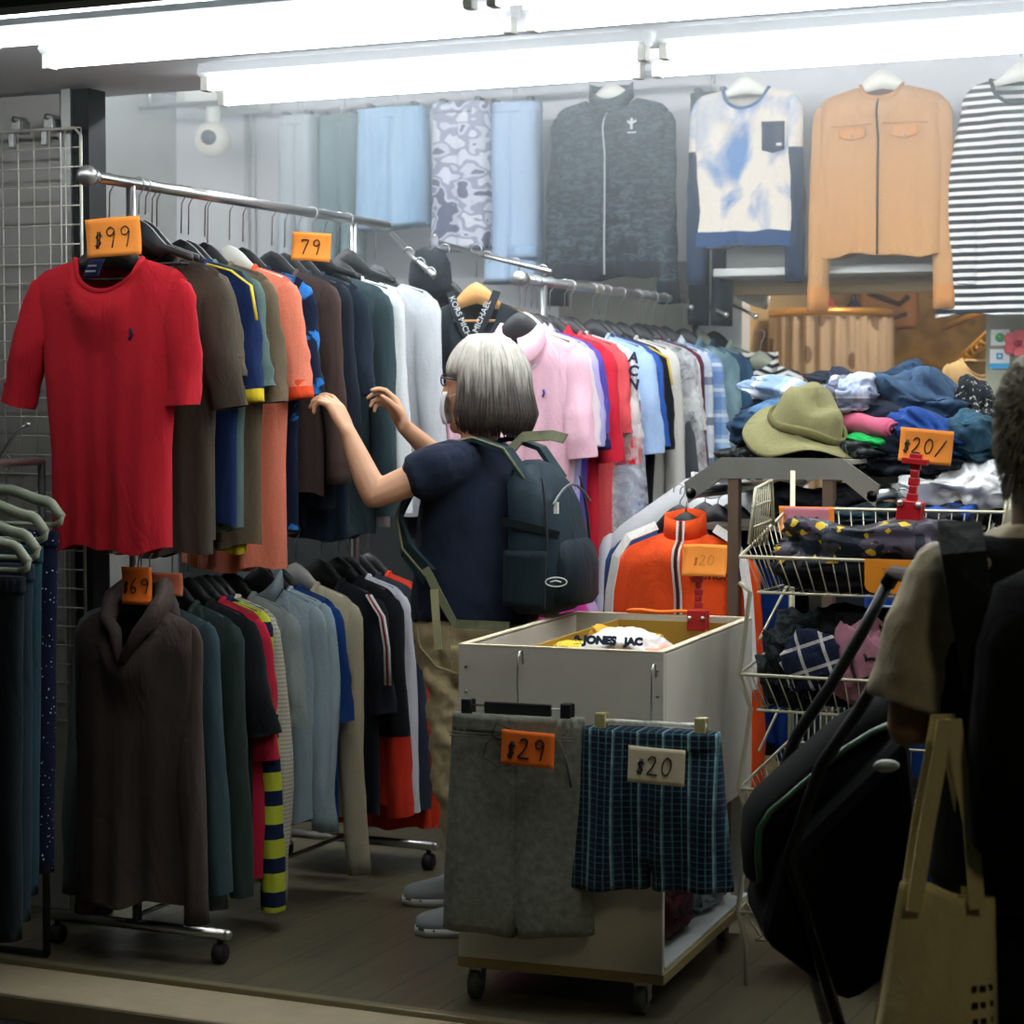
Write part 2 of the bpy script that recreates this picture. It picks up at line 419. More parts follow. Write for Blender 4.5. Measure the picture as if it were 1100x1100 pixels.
# warm lamp of the back room (a round ceiling lamp with a globe)
t = thing('ceiling_globe_lamp', 'warm round ceiling lamp lighting the changing room behind', 'ceiling light', (-1.9, 8.55, 2.50))
obj('lamp_shade', MB().ball((0, 0, 0), .14, (1, 1, .5)), glow('warm_globe', (1, .86, .68), 13 * WARM), t)
obj('base', MB().tube([(0, 0, .06), (0, 0, .2)], .05, 16), WHITEP, t)

# surveillance camera on a bracket
cp = at(229, 150, Y=7.6)
t = thing('security_camera', 'round white security camera on a bracket on the back wall', 'security camera', cp)
obj('bracket', MB().box((.0, .12, .17), (.22, .34, .06)).tube([(0, 0, .05), (0, 0, .17)], .03, 12), plain('cam_white', '#cfd0c6', .5), t, bevel=.005)
obj('housing', MB().ball((0, 0, 0), .075, (1, 1, 1), 12), plain('cam_cream', '#e2dfd0', .5), t)
M_ = MB().tube([(.02, -.062, .0), (.025, -.082, .0)], .03, 16); obj('lens', M_, BLACKP, t)
t = thing('cable_box', 'small white junction box with cables above the camera', 'junction box', at(215, 95, Y=7.8))
obj('box', MB().box((0, 0, 0), (.18, .09, .14)), plain('box_white', '#cfd0c6', .5), t, bevel=.008)
obj('cable', MB().tube([(.09, 0, -.02), (.2, -.02, -.08), (.32, .02, -.04), (.5, .05, .02)], .006, 6), BLACKP, t)

# wire grid panel with hooks
g0 = at(-60, 137, Y=4.84); g1 = at(87, 137, Y=4.84)
gt = thing('wire_grid_panel', 'white wire grid panel fixed in front of the stainless wall', 'grid panel', (g1.x, 4.84, 0))
top = g1.z; w = g1.x - g0.x; b = MB()
n = int(w / .052)
for i in range(n + 1): b.tube([(-i * .052, 0, .55), (-i * .052, 0, top)], .0022, 5)
for j in range(int((top - .55) / .052) + 1): b.tube([(-w, -.004, top - j * .052), (0, -.004, top - j * .052)], .0022, 5)
obj('mesh_wires', b, WIRE, gt)
obj('frame', MB().tube([(-w, -.002, top), (-.02, -.002, top), (0, -.002, top - .02), (0, -.002, .5)], .0045, 8), WIRE, gt)
for px, py in ((15, 140), (50, 137)):
    q = at(px, py, Y=4.85)
    hk = thing('grid_bracket', 'small metal clip on top edge of the wire grid, ' + ('nearer the dark post' if px == 50 else 'further from the dark post'), 'bracket', q, group='clips of the wire grid')
    obj('clip', MB().box((0, .03, .01), (.03, .05, .035)).box((0, -.01, -.03), (.018, .012, .04)), STEEL, hk, bevel=.003)
    obj('screw', MB().tube([(0, .0, .03), (0, .05, .03)], .009, 10), STEEL, hk)

# ---------------------------------------------------------------- garments
def hook_path(r=.0175, drop=.085):
    pts = [(sin(a) * r, 0, cos(a) * r) for a in [radians(d) for d in range(-110, 100, 15)]]
    return pts + [(r * .8, 0, -r * .8), (.002, 0, -r * 1.7), (0, 0, -drop)]
def hanger(label, x, y, zr, kind='black', hw=.19, yaw=0, slope=.33, grp='clothes hangers on the rails', drop=.105):
    t = thing('clothes_hanger', label, 'hanger', (x, y, zr), yaw, grp)
    obj('hook', MB().tube(hook_path(drop=max(.06, drop - .045)), .0019, 6), CHROME, t)
    m = {'black': BLACKP, 'white': WHITEP, 'wood': WOODH, 'grey': GREYP, 'clear': WHITEP}[kind]
    b = MB(); Z = -drop - .010
    T, B = [], []
    for i in range(17):
        u = -1 + i / 8; xx = u * hw
        zt = Z - slope * hw * abs(u) ** 1.05
        wd = .026 - .008 * abs(u)
        if abs(u) < .45: lift = .040 * (1 - (abs(u) / .45) ** 2) ; zt += lift; wd += lift + (.015 if kind == 'black' else 0)
        T.append((xx, 0, zt)); B.append((xx, 0, zt - wd))
    def fn(u, v):
        i = min(int(u * 16 + .5), 16); a, c = T[i], B[i]; return (a[0], -.006, a[2] + (c[2] - a[2]) * v)
    b.slab(fn, 16, 2, (0, .012, 0))
    if kind in ('black', 'wood'): b.tube([(-hw * .8, 0, Z - slope * hw * .85 - .03), (hw * .8, 0, Z - slope * hw * .85 - .03)], .004, 6)
    obj('shoulder_bar', b, m, t)
    return t

class Shape:
    """hanging garment: front (-Y) and back sheet between a neck line and a hem"""
    def __init__(s, sw=.20, hw=.22, L=.68, th=.035, nw=.075, nf=.07, nb=.015, slope=.30, seed=1, fold=1.0, skew=0):
        s.__dict__.update(sw=sw, hw=hw, L=L, th=th, nw=nw, nf=nf, nb=nb, slope=slope, fold=fold, skew=skew)
        r = random.Random(seed); s.k = [(r.uniform(2.0, 9), r.uniform(0, 6.28), r.uniform(.35, 1)) for _ in range(5)]
        s.kb = [(r.uniform(2, 8), r.uniform(0, 6.28), r.uniform(.4, 1)) for _ in range(4)]; s.seed = seed
    def top(s, x, front):
        ax = abs(x)
        zs = -s.slope * ax - .018 * max(0, (ax / s.sw - .82) / .18) ** 2 - .004
        if ax < s.nw:
            d = s.nf if front else s.nb
            q = 1 - (ax / s.nw) ** 2
            zs = -s.slope * s.nw - .004 - (d * q ** .6 if front else d * q ** .5) + (0 if front else .012 * q)
        return zs
    def F(s, u, v, front=True):
        W = s.sw + (s.hw - s.sw) * min(1, v * 1.6) ** .8
        x = u * W; x0 = u * s.sw
        zt = s.top(x0, front); z = zt + v * (-s.L - zt)
        # folds
        ks = s.k if front else s.kb; e = max(0, 1 - abs(u) ** 5)
        f = sum(a * sin(k * u * 2.2 + p + 1.1 * v * sin(p)) for k, p, a in ks) / len(ks)
        amp = (.003 + .022 * v) * s.fold
        nz = noise.noise(Vector((x * 5, z * 3.2, s.seed * 7.3 + (0 if front else 40)))) * .010 * s.fold
        if abs(x0) < s.nw:
            q = max(0, 1 - (abs(x0) / s.nw) ** 2) ** .5; t0 = .045 * q
        else: t0 = 0
        g = min(1, v / .10) ** .55
        t = (s.th * max(0, 1 - abs(u) ** 3) ** .5) * g + t0 * max(0, 1 - v * 4)
        t = max(t + (f * amp + nz * g) * e * (1 if front else -1) * min(1, v * 6 + .05), .0025 * e + 0)
        y = (-t if front else t) + s.skew * v
        y += .012 * s.fold * v * sin(u * 3 + s.seed) 
        z += (.006 * sin(4 * u + s.seed) + .004 * sin(9 * u + s.seed * 2)) * v * s.fold
        return Vector((x, y, z))
    def sheet(s, mb, front, nx=30, nz=26):
        mb.grid(lambda a, b: s.F(2 * a - 1, b ** 1.25, front), nx, nz)
    def surf(s, x, z):
        v = max(0.0, min(1, (-z - .08) / (s.L - .08)))
        W = s.sw + (s.hw - s.sw) * min(1, v * 1.6) ** .8
        for _ in range(3):
            u = max(-.98, min(.98, x / W)); zt = s.top(u * s.sw, True); v = max(0, min(1, (z - zt) / (-s.L - zt)))
            W = s.sw + (s.hw - s.sw) * min(1, v * 1.6) ** .8
        return s.F(u, v, True).y
    def neckline(s, off=0.0, up=0.0, n=12):
        P = []
        for i in range(n + 1):
            u = (-1 + 2 * i / n) * s.nw / s.sw; p = s.F(u, 0, True); P.append(p + Vector((0, -off, up)))
        for i in range(1, n):
            u = (1 - 2 * i / n) * s.nw / s.sw; p = s.F(u, 0, False); P.append(p + Vector((0, off, up)))
        return P
    def patch(s, x0, x1, z0, z1, off=.003, n=8, m=8, shape=None):
        """raised patch following the front between x0..x1 and z0(top)..z1"""
        def fn(a, b):
            x = x0 + (x1 - x0) * a; z = z0 + (z1 - z0) * b
            if shape: x, z = shape(x, z, a, b)
            return Vector((x, s.surf(x, z) - off, z))
        return MB().slab(fn, n, m, (0, -.0015, 0))
def sleeve(s, side, ln, r0=.085, r1=.07, out=.05, fwd=0.0, cuff=0, seed=0, tuck=.0, bend=0):
    """returns (sleeve mesh, cuff mesh)"""
    a = s.sw - .035; zs = s.top(s.sw * .9, True) - r0 * .85
    P = []; n = 16; rs = []
    rnd = random.Random(seed + side * 5 + 11); ph = rnd.uniform(0, 6)
    for i in range(n + 1):
        t = i / n; d = t * ln
        ox = out * t ** .8 + .008
        P.append(Vector((side * (a + ox - tuck * t + bend * sin(t * 5 + ph)), fwd * t + .006 * sin(t * 6 + ph) + s.skew * t * .8, zs - d)))
        rs.append(r0 + (r1 - r0) * min(1, t * 1.15) ** .8)
    rings = []; m = 18
    for i, p in enumerate(P):
        t = i / n; T = (P[min(i + 1, n)] - P[max(i - 1, 0)]).normalized(); Bv = Vector((0, 1, 0)); Nn = Bv.cross(T).normalized()
        if i == 0: Nn = (Nn + Vector((0, 0, .75 * -side if False else 0))).normalized()
        ring = []
        for j in range(m):
            q = 2 * pi * j / m
            f = 1 + .10 * sin(3 * q + ph + 4 * t) * t + .07 * noise.noise(Vector((cos(q) * 2, sin(q) * 2, t * 7 + seed))) * (1 + 2 * t)
            rn = rs[i] * .56 * f; rb = (.024 + .012 * min(1, t * 2)) * f * (r1 / .07) ** .5
            pt = p + Nn * (rn * cos(q)) + Bv * (rb * sin(q))
            if i <= 3 and cos(q) * (Nn.x * side) > 0: pt.z += (.03 - .01 * i) * cos(q) * (Nn.x * side) * .5
            ring.append(pt)
        rings.append(ring)
    mb = MB(); nc = 2 if cuff else 0
    top = [rings[0][j] * 1.0 for j in range(m)]
    cap0 = [P[0] + (q - P[0]) * .5 + Vector((-side * .01, 0, .055)) for q in top]
    cap1 = [P[0] + (q - P[0]) * .8 + Vector((-side * .004, 0, .035)) for q in top]
    mb.loft([cap0, cap1] + (rings if not cuff else rings[:-nc]), False)
    mb.add(cap0, [tuple(range(m))])
    inner = [[p + (q - p) * .8 + Vector((0, 0, h)) for q in rings[-1]] for p, h in ((P[-1], 0), (P[-1], .05))]
    cf = None
    if cuff:
        cf = MB(); R = rings[-nc - 1:]
        cf.loft([[p + (q - p) * 1.04 for q in r] for p, r in zip(P[-nc - 1:], R)] + inner, False)
    else: mb.loft([rings[-1]] + inner, False)
    return mb, cf

def garment(name, label, cat, x, y, zr, mat, yaw=0, ln=.2, sleeves=True, smat=None, cuff=None, hem=None, neck='crew', nmat=None, hang='black',
            grp=None, hhint=None, sr=(.095, .075), out=.035, tuck=0, tagm=None, zipm=None, extra=None, drop=.105, lmt=None, bend=0, hname=None, nohang=False, wrap=None, fwd=0, **kw):
    s = Shape(**kw); s.ln = ln
    t = thing(name, label, cat, (x, y, zr - drop), yaw, grp)
    mb = MB(); s.sheet(mb, True); s.sheet(mb, False)
    obj('body', mb, mat, t, weld=.0008)
    smat = smat or mat; nmat = nmat or mat
    if sleeves:
        for sd in (-1, 1):
            sm_, cf = sleeve(s, sd, ln, sr[0], sr[1], out[(sd + 1) // 2] if isinstance(out, tuple) else out, cuff=bool(cuff), seed=kw.get('seed', 1), tuck=tuck, bend=bend, fwd=fwd)
            so = obj('sleeve', sm_, smat if not (lmt and sd > 0) else lmt, t)
            if cf: obj('cuff', cf, cuff, so)
    if neck == 'crew':
        obj('neckband', MB().tube(s.neckline(.001, .001), .0075, 6, closed=True), nmat, t)
    elif neck == 'polo':
        b = MB(); L_ = s.neckline(0, .004); n = len(L_); c = Vector((0, 0, L_[0].z))
        st = [L_[(i + 7) % n] for i in range(n)]  # starts just past the front centre
        rings = []
        for i, p in enumerate(st[:-1]):
            o = Vector((p.x, p.y * 1.3, 0)); o = o.normalized() if o.length > 1e-4 else Vector((0, -1, 0))
            fr = max(0, -o.y)
            up = p + Vector((0, 0, .016)) + o * .003; dn = p + o * (.034 + .006 * fr) + Vector((.022 * (1 if p.x > 0 else -1) * fr, -.004 * fr, -.024 - .042 * fr))
            rings.append([p, up, up + o * .004, dn, dn - o * .003 + Vector((0, 0, -.001))])
        b.loft(rings, True); obj('collar', b, nmat, t)
        pk = s.patch(-.014, .014, -s.nf - .03, -s.nf - .17, .003); obj('placket', pk, nmat, t)
        bt = MB()
        for q in (.06, .10, .14):
            z_ = -s.nf - q; bt.ball((0, s.surf(0, z_) - .006, z_), .005, (1, .4, 1), 5)
        obj('buttons', bt, WHITEP, t)
    elif neck in ('stand', 'stand_open'):
        b = MB(); L_ = s.neckline(.002, 0); n = len(L_)
        R = []
        for p in L_:
            o = Vector((p.x, p.y, 0)).normalized(); hgt = .055
            R.append([p, p + Vector((0, 0, hgt)) - o * .004, p + Vector((0, 0, hgt)) - o * .009, p - o * .006])
        b.loft(R, True, closed=True); obj('collar', b, nmat, t)
    elif neck == 'hood':
        b = MB(); L_ = [s.F(u, 0, True) for u in [(-1 + 2 * i / 12) * s.nw / s.sw for i in range(13)]]
        P = [Vector((p.x * 1.05, p.y - .004, p.z + .004)) for p in L_]
        Lh = P[:6]; vpt = Vector((0, s.surf(0, -s.nf - .05) - .012, -s.nf - .06))
        for sd in (-1, 1):
            pts = [Vector((sd * .02, .05, -.0)), Vector((sd * .055, .035, .012)), Vector((sd * s.nw * 1.0, .0, -.012)), Vector((sd * s.nw * .85, -.045, -.06)), Vector((sd * s.nw * .5, -.05, -s.nf * .85)), vpt + Vector((sd * .004, 0, 0))]
            b.tube(pts, [.022, .026, .024, .02, .017, .009], 10, flat=1.4)
        obj('hood', b.ball((0, .06, -.05), .07, (1.2, .5, 1.2), 10), nmat, t)
    elif neck == 'lapel':
        b = MB()
        for sd in (-1, 1):
            b.slab(lambda u, v: Vector((sd * (.012 + (.055 * (1 - v) + .01) * u + s.nw * .35 * (1 - v)), s.surf(sd * .05, -.08 - v * .3) - .012 + .004 * u, -.03 - v * .33 - u * .02)), 4, 8, (0, -.004, 0))
        obj('lapel', b, nmat, t)
    if hem:
        b = MB(); sh = 1 - .055 / s.L * 1
        for fr in (True, False):
            b.grid(lambda a, c: s.F(2 * a - 1, sh + (1.004 - sh) * c, fr) + Vector((0, (-.003 if fr else .003), 0)), 30, 3)
        obj('hem_band', b, hem, t, weld=.0005)
    if tagm:
        obj('neck_label', MB().slab(lambda u, v: Vector(((u - .5) * .05, .028 - v * .03 - .03 * (1 if v > 0 else 0), -.028 - .045 * v)), 2, 2, (0, -.001, 0)), tagm, t)
    if zipm:
        P = []
        for i in range(24):
            v = .0 + i / 23; p = s.F(0, v, True); P.append(p + Vector((0, -.003, 0)))
        obj('zip', MB().tube(P, .0045, 6, flat=.6), zipm, t)
    if wrap:
        b = MB(); import copy
        s2 = Shape(**{**kw, 'th': kw.get('th', .035) + .012, 'L': s.L + .06, 'hw': max(s.hw, s.sw + (out if not isinstance(out, tuple) else .05) + .02) + .02, 'sw': s.sw + .02, 'nf': .02})
        s2.sheet(b, True); s2.sheet(b, False); obj('plastic_cover', b, wrap, t, weld=.0008)
    if extra: extra(t, s)
    if hang and not nohang:
        short = hname or label.split(',')[0].split(' hanging')[0].split(' on ')[0]
        if len(short.split()) > 10: short = ' '.join(short.split()[:10]); short = ' '.join(short.split()[:-1]) if short.split()[-1] in ('a', 'the', 'and', 'with', 'in', 'on', 'of') else short
        hanger({'black': 'black plastic', 'white': 'white plastic', 'wood': 'pale wooden', 'grey': 'grey-green plastic', 'clear': 'clear plastic'}[hang] + ' hanger holding the ' + short, x, y, zr, hang, max(.12, s.sw - .035), yaw, slope=s.slope * .95, drop=drop)
    return t

# rails
def rail_rack(label, x, y0, y1, zs, foot=True):
    t = thing('clothes_rack', label, 'clothes rack', (x, y0, 0))
    D = y1 - y0
    for y in (0.12, D - .20):
        obj('post', MB().tube([(0, y, .07), (0, y, zs[0])], .0125, 12), CHROME, t)
    obj('rail', MB().tube([(0, -.04, zs[0]), (0, D + .02, zs[0])], .0145, 14), CHROME, t)
    obj('rail', MB().tube([(0, .02, zs[1]), (0, D, zs[1])], .011, 12), CHROME, t)
    obj('finial', MB().ball((0, -.07, zs[0]), .026, n=12).tube([(0, -.045, zs[0]), (0, -.035, zs[0])], .019, 12), STEEL, t)
    obj('base_bar', MB().tube([(0, .12, .10), (0, D - .04, .10)], .007, 8), CHROME, t)
    for y in (0.12, D - .20):
        f = obj('foot', MB().tube([(-.27, y, .075), (.27, y, .075)], .014, 12).ball((.27, y, .075), .0145, n=6), CHROME, t)
        for sx in (-.25, .25):
            wv = MB().tube([(sx - .012, y, .026), (sx + .012, y, .026)], .026, 16); wv.tube([(sx, y, .05), (sx, y, .07)], .008, 8)
            obj('wheel', wv, RUBBER, f)
    return t
# ---------------------------------------------------------------- patterns
def P_hstripe(c1, c2, freq, duty=.5, off=0): return lambda h: h.mix(h.lines(2, freq, duty, off), srgb(c1), srgb(c2))
def P_plaid(base, l1, l2, fx, fz, d1=.12, d2=.12, soft=.75):
    def f(h):
        a = h.mix(h.math('MULTIPLY', h.lines(0, fx, .5), .45), srgb(base), srgb(l2))
        a = h.mix(h.math('MULTIPLY', h.lines(2, fz, .5), .45), a, srgb(l2))
        a = h.mix(h.math('MULTIPLY', h.lines(0, fx, d1, .3), soft), a, srgb(l1))
        return h.mix(h.math('MULTIPLY', h.lines(2, fz, d2, .3), soft), a, srgb(l1))
    return f
def P_blotch(c1, c2, scale=4, lo=.45, hi=.6, dist=1.0, stretch=None):
    def f(h):
        n = h.noise(scale, 3, .5, dist, stretch); a = h.math('MULTIPLY', h.math('SUBTRACT', n, lo), 1 / (hi - lo))
        a = h.math('MINIMUM', h.math('MAXIMUM', a, 0.0), 1.0); return h.mix(a, srgb(c1), srgb(c2))
    return f
def P_camo(cs, scale=9, stretch=(1, 1, 1)):
    return lambda h: h.ramp(h.noise(scale, 1, .4, .3, stretch), [(0, srgb(cs[0])), (.42, srgb(cs[1])), (.52, srgb(cs[2])), (.6, srgb(cs[3]))])
def P_bands(z0, z1, stops):
    """colour bands from z1 (bottom) to z0 (top)"""
    def f(h):
        t = h.math('DIVIDE', h.math('SUBTRACT', h.xyz(2), z1), z0 - z1); return h.ramp(t, [(p, srgb(c)) for p, c in stops])
    return f
def P_chevron(c1, c2, f=38, g=9):
    def fn(h):
        x = h.math('ABSOLUTE', h.math('SUBTRACT', h.math('FRACT', h.math('ADD', h.math('MULTIPLY', h.xyz(0), g), 50.5)), .5))
        v = h.math('FRACT', h.math('ADD', h.math('ADD', h.math('MULTIPLY', h.xyz(2), f), h.math('MULTIPLY', x, 1.6)), 50)); return h.mix(h.math('LESS_THAN', v, .5), srgb(c1), srgb(c2))
    return fn
def P_dots(base, dot, scale=60, r=.16):
    def f(h):
        v = h.nt.nodes.new('ShaderNodeTexVoronoi'); v.inputs['Scale'].default_value = scale; h.nt.links.new(h.tc.outputs['Object'], v.inputs[0])
        return h.mix(h.math('LESS_THAN', v.outputs[0], r), srgb(base), srgb(dot))
    return f
DENIM = lambda a, b: P_blotch(a, b, 6, .35, .7, .5, (3, 3, .6))

# ---------------------------------------------------------------- left rack
RX = -3.12
rail_rack('two-tier chrome clothes rack with ball finials, red tee at its front', RX, 4.50, 6.02, (1.985, 1.055))
G1 = 'shirts on the upper rail of the left rack'
def U(name, label, px, mat, edge=.25, cat='shirt', drop=.155, **kw):
    y = max(4.73, Yat(px, RX + edge))
    return garment(name, label, cat, RX - .01, y, 1.985, mat, grp=G1, drop=drop, **kw)
RED = cloth('#bb1e2b')
def red_extra(t, s):
    obj('chest_emblem', MB().tube([(.085, s.surf(.085, -.215) - .004, -.21), (.09, s.surf(.09, -.225) - .004, -.225), (.083, s.surf(.083, -.235) - .004, -.238)], .0035, 6), cloth('#1c2440'), t)
NAVYL = cloth('#1d2c55')
garment('t_shirt', 'red short-sleeved knit tee, first on the upper rail, facing the street', 't-shirt', RX - .015, 4.545, 1.985, RED, grp=G1, drop=.165, hname='red tee',
        sw=.215, hw=.172, L=.765, th=.05, nw=.095, nf=.085, nb=.02, slope=.30, seed=3, fold=1.25, ln=.25, sr=(.10, .082), out=(.085, .015), extra=red_extra, yaw=radians(6))
tl = thing('neck_tag', 'small navy size tag inside the collar of the red tee', 'tag', (RX - .02, 4.535, 1.985 - .165 - .035))
obj('tag_cloth', MB().slab(lambda u, v: Vector(((u - .5) * .045, -.03 * v - .035, -.045 * v)), 3, 4, (0, -.0015, 0)), cloth('#18264a'), tl)
obj('stitching', MB().box((0, -.058, -.018), (.024, .002, .004)).box((0, -.067, -.032), (.03, .002, .004)), cloth('#b8bcc8'), tl)
spec = dict(sw=.205, hw=.17, L=.76, th=.032, slope=.30, nw=.085)
U('t_shirt', 'dark brown short-sleeved tee hanging right behind the red tee', 255, cloth('#4a4238'), edge=.25, cat='t-shirt', ln=.27, sr=(.10, .085), out=.055, seed=5, **{**spec, 'L': .80}, fold=1.2)
U('t_shirt', 'olive brown tee with rounded sleeve, second behind the red tee', 263, cloth('#554d3f'), edge=.252, cat='t-shirt', ln=.2, sr=(.095, .08), out=.05, seed=6, **spec)
def yel(t, s):
    b = MB().tube([s.F(.45, .02) + Vector((0, -.006, .006)), s.F(.8, .02) + Vector((.0, -.004, .008)), Vector((s.sw + .03, -.035, -.10)), Vector((s.sw + .047, -.035, -.19))], .006, 6, flat=.5)
    obj('piping', b, cloth('#e6c63a'), t)
U('t_shirt', 'navy tee with yellow shoulder piping and yellow cuffs', 287, cloth('#182a55'), edge=.25, cat='t-shirt', ln=.26, cuff=cloth('#e8cf2e'), seed=7, extra=yel, **{**spec, 'L': .72}, hem=None)
U('t_shirt', 'yellow tee with its hem showing below the navy tee', 272, cloth('#e3cf3a'), edge=.13, drop=.215, cat='t-shirt', ln=.18, seed=8, out=.0, **{**spec, 'L': .745, 'sw': .12, 'hw': .125}, )
U('t_shirt', 'slate green tee hanging behind the navy and yellow one', 298, cloth('#5a706c'), edge=.26, cat='t-shirt', ln=.22, seed=9, **{**spec, 'L': .74})
U('t_shirt', 'taupe brown tee with rounded shoulder, in front of the peach shirt', 311, cloth('#6a5c49'), edge=.25, cat='t-shirt', ln=.26, seed=10, **{**spec, 'L': .79})
PEACH = cloth('#f08a6e')
U('t_shirt', 'peach tee with bright orange cuffs and collar', 336, PEACH, edge=.25, cat='t-shirt', ln=.25, cuff=cloth('#f0522a'), nmat=cloth('#f0522a'), seed=11, hang='clear', **{**spec, 'L': .86, 'th': .04}, fold=1.3, hem=PEACH)
U('t_shirt', 'navy tee with a bright blue swirling print', 353, cloth('#17243e', P_blotch('#16213a', '#2f7fd0', 6, .56, .60, 2.2), key='swirl'), edge=.26, cat='t-shirt', ln=.24, seed=12, **spec)
U('sweater', 'dark brown long-sleeved sweater held at its edge by the shopper', 379, cloth('#4b3b36'), edge=.25, cat='sweater', ln=.50, sr=(.085, .055), seed=13, cuff=cloth('#443531'), **{**spec, 'L': .66}, fold=1.3)
U('sweater', 'plain black sweater squeezed between brown sweater and charcoal jacket', 392, cloth('#1d2530'), edge=.25, cat='sweater', ln=.46, sr=(.08, .06), seed=14, **{**spec, 'L': .70})
U('t_shirt', 'dark navy tee with small white lettering behind the black sweater', 406, cloth('#1b2836'), edge=.25, cat='t-shirt', ln=.24, seed=15, **{**spec, 'L': .80})
U('jacket', 'charcoal green open jacket that the shopper pulls with her right hand', 434, cloth('#34474c'), edge=.255, cat='jacket', ln=.60, sr=(.09, .062), seed=16, neck='lapel', nmat=cloth('#2b3b42'), zipm=cloth('#16222c'), **{**spec, 'L': .80, 'th': .04}, fold=1.4)
U('sweater', 'plain white long sweater next to the charcoal jacket', 446, cloth('#dfe6e6'), edge=.25, cat='sweater', ln=.60, sr=(.085, .06), seed=17, **{**spec, 'L': .78})
U('jacket', 'pale grey hooded jacket with patterned tape at the collar, last on upper rail', 490, cloth('#c6ccd0'), edge=.27, cat='jacket', ln=.6, sr=(.09, .062), seed=18, neck='lapel', nmat=cloth('#9aa6aa', P_dots('#c8cccc', '#3c4a50', 90, .3), key='tape'), **{**spec, 'L': .76}, hang='black')
for nm, yy in (('empty black plastic hanger just behind the red tee', 4.655), ('empty black plastic hanger next to the dark brown tee', 4.685), ('empty black plastic hanger before the charcoal jacket', 5.56), ('empty black plastic hanger after the white sweater', 5.78)):
    hanger(nm, RX, yy, 1.985, 'black', .16, drop=.12)

# dark hooded jacket with lettered tape, on a wooden hanger, hung from an arm of the wall
jx, jy = Xat(512, 6.08), 6.08; jz = at(512, 303, Y=jy).z
def tape(t, s):
    for sd in (-1, 1):
        P = [Vector((sd * .075, -.03, .0)), Vector((sd * .05, s.surf(sd * .05, -.08) - .012, -.075)), Vector((sd * .01, s.surf(0, -.15) - .012, -.145))]
        o = obj('lettered_tape', MB().ribbon(P, .026, .003, (0, -1, .15)), cloth('#222b30'), t)
        ang = math.atan2(P[2].z - P[0].z, (P[2].x - P[0].x)) if sd < 0 else math.atan2(P[0].z - P[2].z, P[0].x - P[2].x)
        lettering('lettering', 'KORS MICH' if sd < 0 else 'MICHAEL', .026, cloth('#dfe3e3'), o, ((P[0] + P[2]) / 2 + Vector((0, -.016, -.01))), (pi / 2, -ang, 0))
    obj('toggle', MB().box((0, s.surf(0, -.15) - .018, -.15), (.016, .01, .02)), CHROME, t, bevel=.002)
garment('hooded_jacket', 'black hooded jacket with white lettered neck tape on a pale wooden hanger', 'jacket', jx, jy, jz + .10, cloth('#1c262c'), hang='wood', drop=.13, hname='black hooded jacket with neck tape', sw=.20, hw=.20, L=.82, th=.045, nw=.08, nf=.13, nb=.0, slope=.38, seed=21, fold=1.2, ln=.62, sr=(.09, .06), out=.04, neck='none', extra=tape, yaw=radians(8))
cp = at(475, 325, Y=6.2)
garment('striped_jacket', 'black jacket with white diagonal shoulder stripes behind the hooded jackets', 'jacket', cp.x, 6.22, cp.z + .17, cloth('#22302f', lambda h: h.mix(h.math('LESS_THAN', h.math('FRACT', h.math('ADD', h.math('ADD', h.math('MULTIPLY', h.xyz(2), 11), h.math('MULTIPLY', h.xyz(0), 9)), 50)), .22), srgb('#1d2a2c'), srgb('#cfd4d2')), key='diag'), sw=.2, hw=.2, L=.7, th=.04, seed=22, ln=.5, drop=.12)
cp = at(462, 296, Y=6.16)
obj_ = thing('beanie', 'black knitted cap hanging on a hook above the hooded jackets', 'cap', cp)
obj('hook', MB().tube([(0, 0, .09), (0, 0, .115), (.012, 0, .125), (.02, -.0, .13)], .003, 6), CHROME, obj_)
obj('knit', MB().loft([[Vector((r * cos(q) * 1.1, r * sin(q) * .5, z + .012 * sin(q * 2))) for q in [2 * pi * i / 16 for i in range(16)]] for r, z in ((.02, .08), (.045, .07), (.065, .03), (.07, -.02), (.066, -.055))]), cloth('#1a2226'), obj_)
# slim sloping arms with clips
for lab, p0, p1, yy in (('sloping chrome arm with a hook beyond the end of the left rail', (418, 252), (466, 296), 6.3), ('sloping chrome arm with hooks under the camouflage trousers', (470, 262), (592, 292), 6.7)):
    a = at(*p0, Y=yy); b_ = at(*p1, Y=yy - .25)
    t = thing('wall_hook', lab, 'hook arm', a, group='sloping display arms'); d = b_ - a
    obj('arm', MB().tube([(0, .02, .005), d * .5, d], .009, 10), CHROME, t)
    for k in (.45, .7, .93):
        obj('hook', MB().tube([d * k + Vector((cos(q) * .018, 0, sin(q) * .02 - .004)) for q in [radians(x) for x in range(-60, 200, 26)]], .003, 6), CHROME, t)

G2 = 'garments on the lower rail of the left rack'
LZ = 1.055
def D(name, label, px, mat, edge=.235, cat='shirt', drop=.125, x=RX, **kw):
    kw['L'] *= .93; kw['ln'] *= .91; edge -= .006
    return garment(name, label, cat, x, Yat(px, RX + edge), LZ, mat, grp=G2, drop=drop, **kw)
lsp = dict(sw=.195, hw=.195, L=.76, th=.036, slope=.34, nw=.075)
garment('hooded_sweater', 'dark brown hooded sweater, first on the lower rail of the left rack', 'sweater', RX + .045, 4.57, LZ, cloth('#453b36'), grp=G2, drop=.12, hname='brown hooded sweater', **{**lsp, 'sw': .17, 'hw': .19, 'L': .78, 'th': .055}, seed=31, fold=1.5, ln=.70, sr=(.08, .05), out=.02, neck='hood', cuff=cloth('#3d342f'), nf=.10)
D('sweater', 'blue-grey sweater directly behind the brown hooded sweater', 232, cloth('#33474c'), edge=.21, cat='sweater', ln=.70, sr=(.075, .055), seed=32, **{**lsp, 'L': .80})
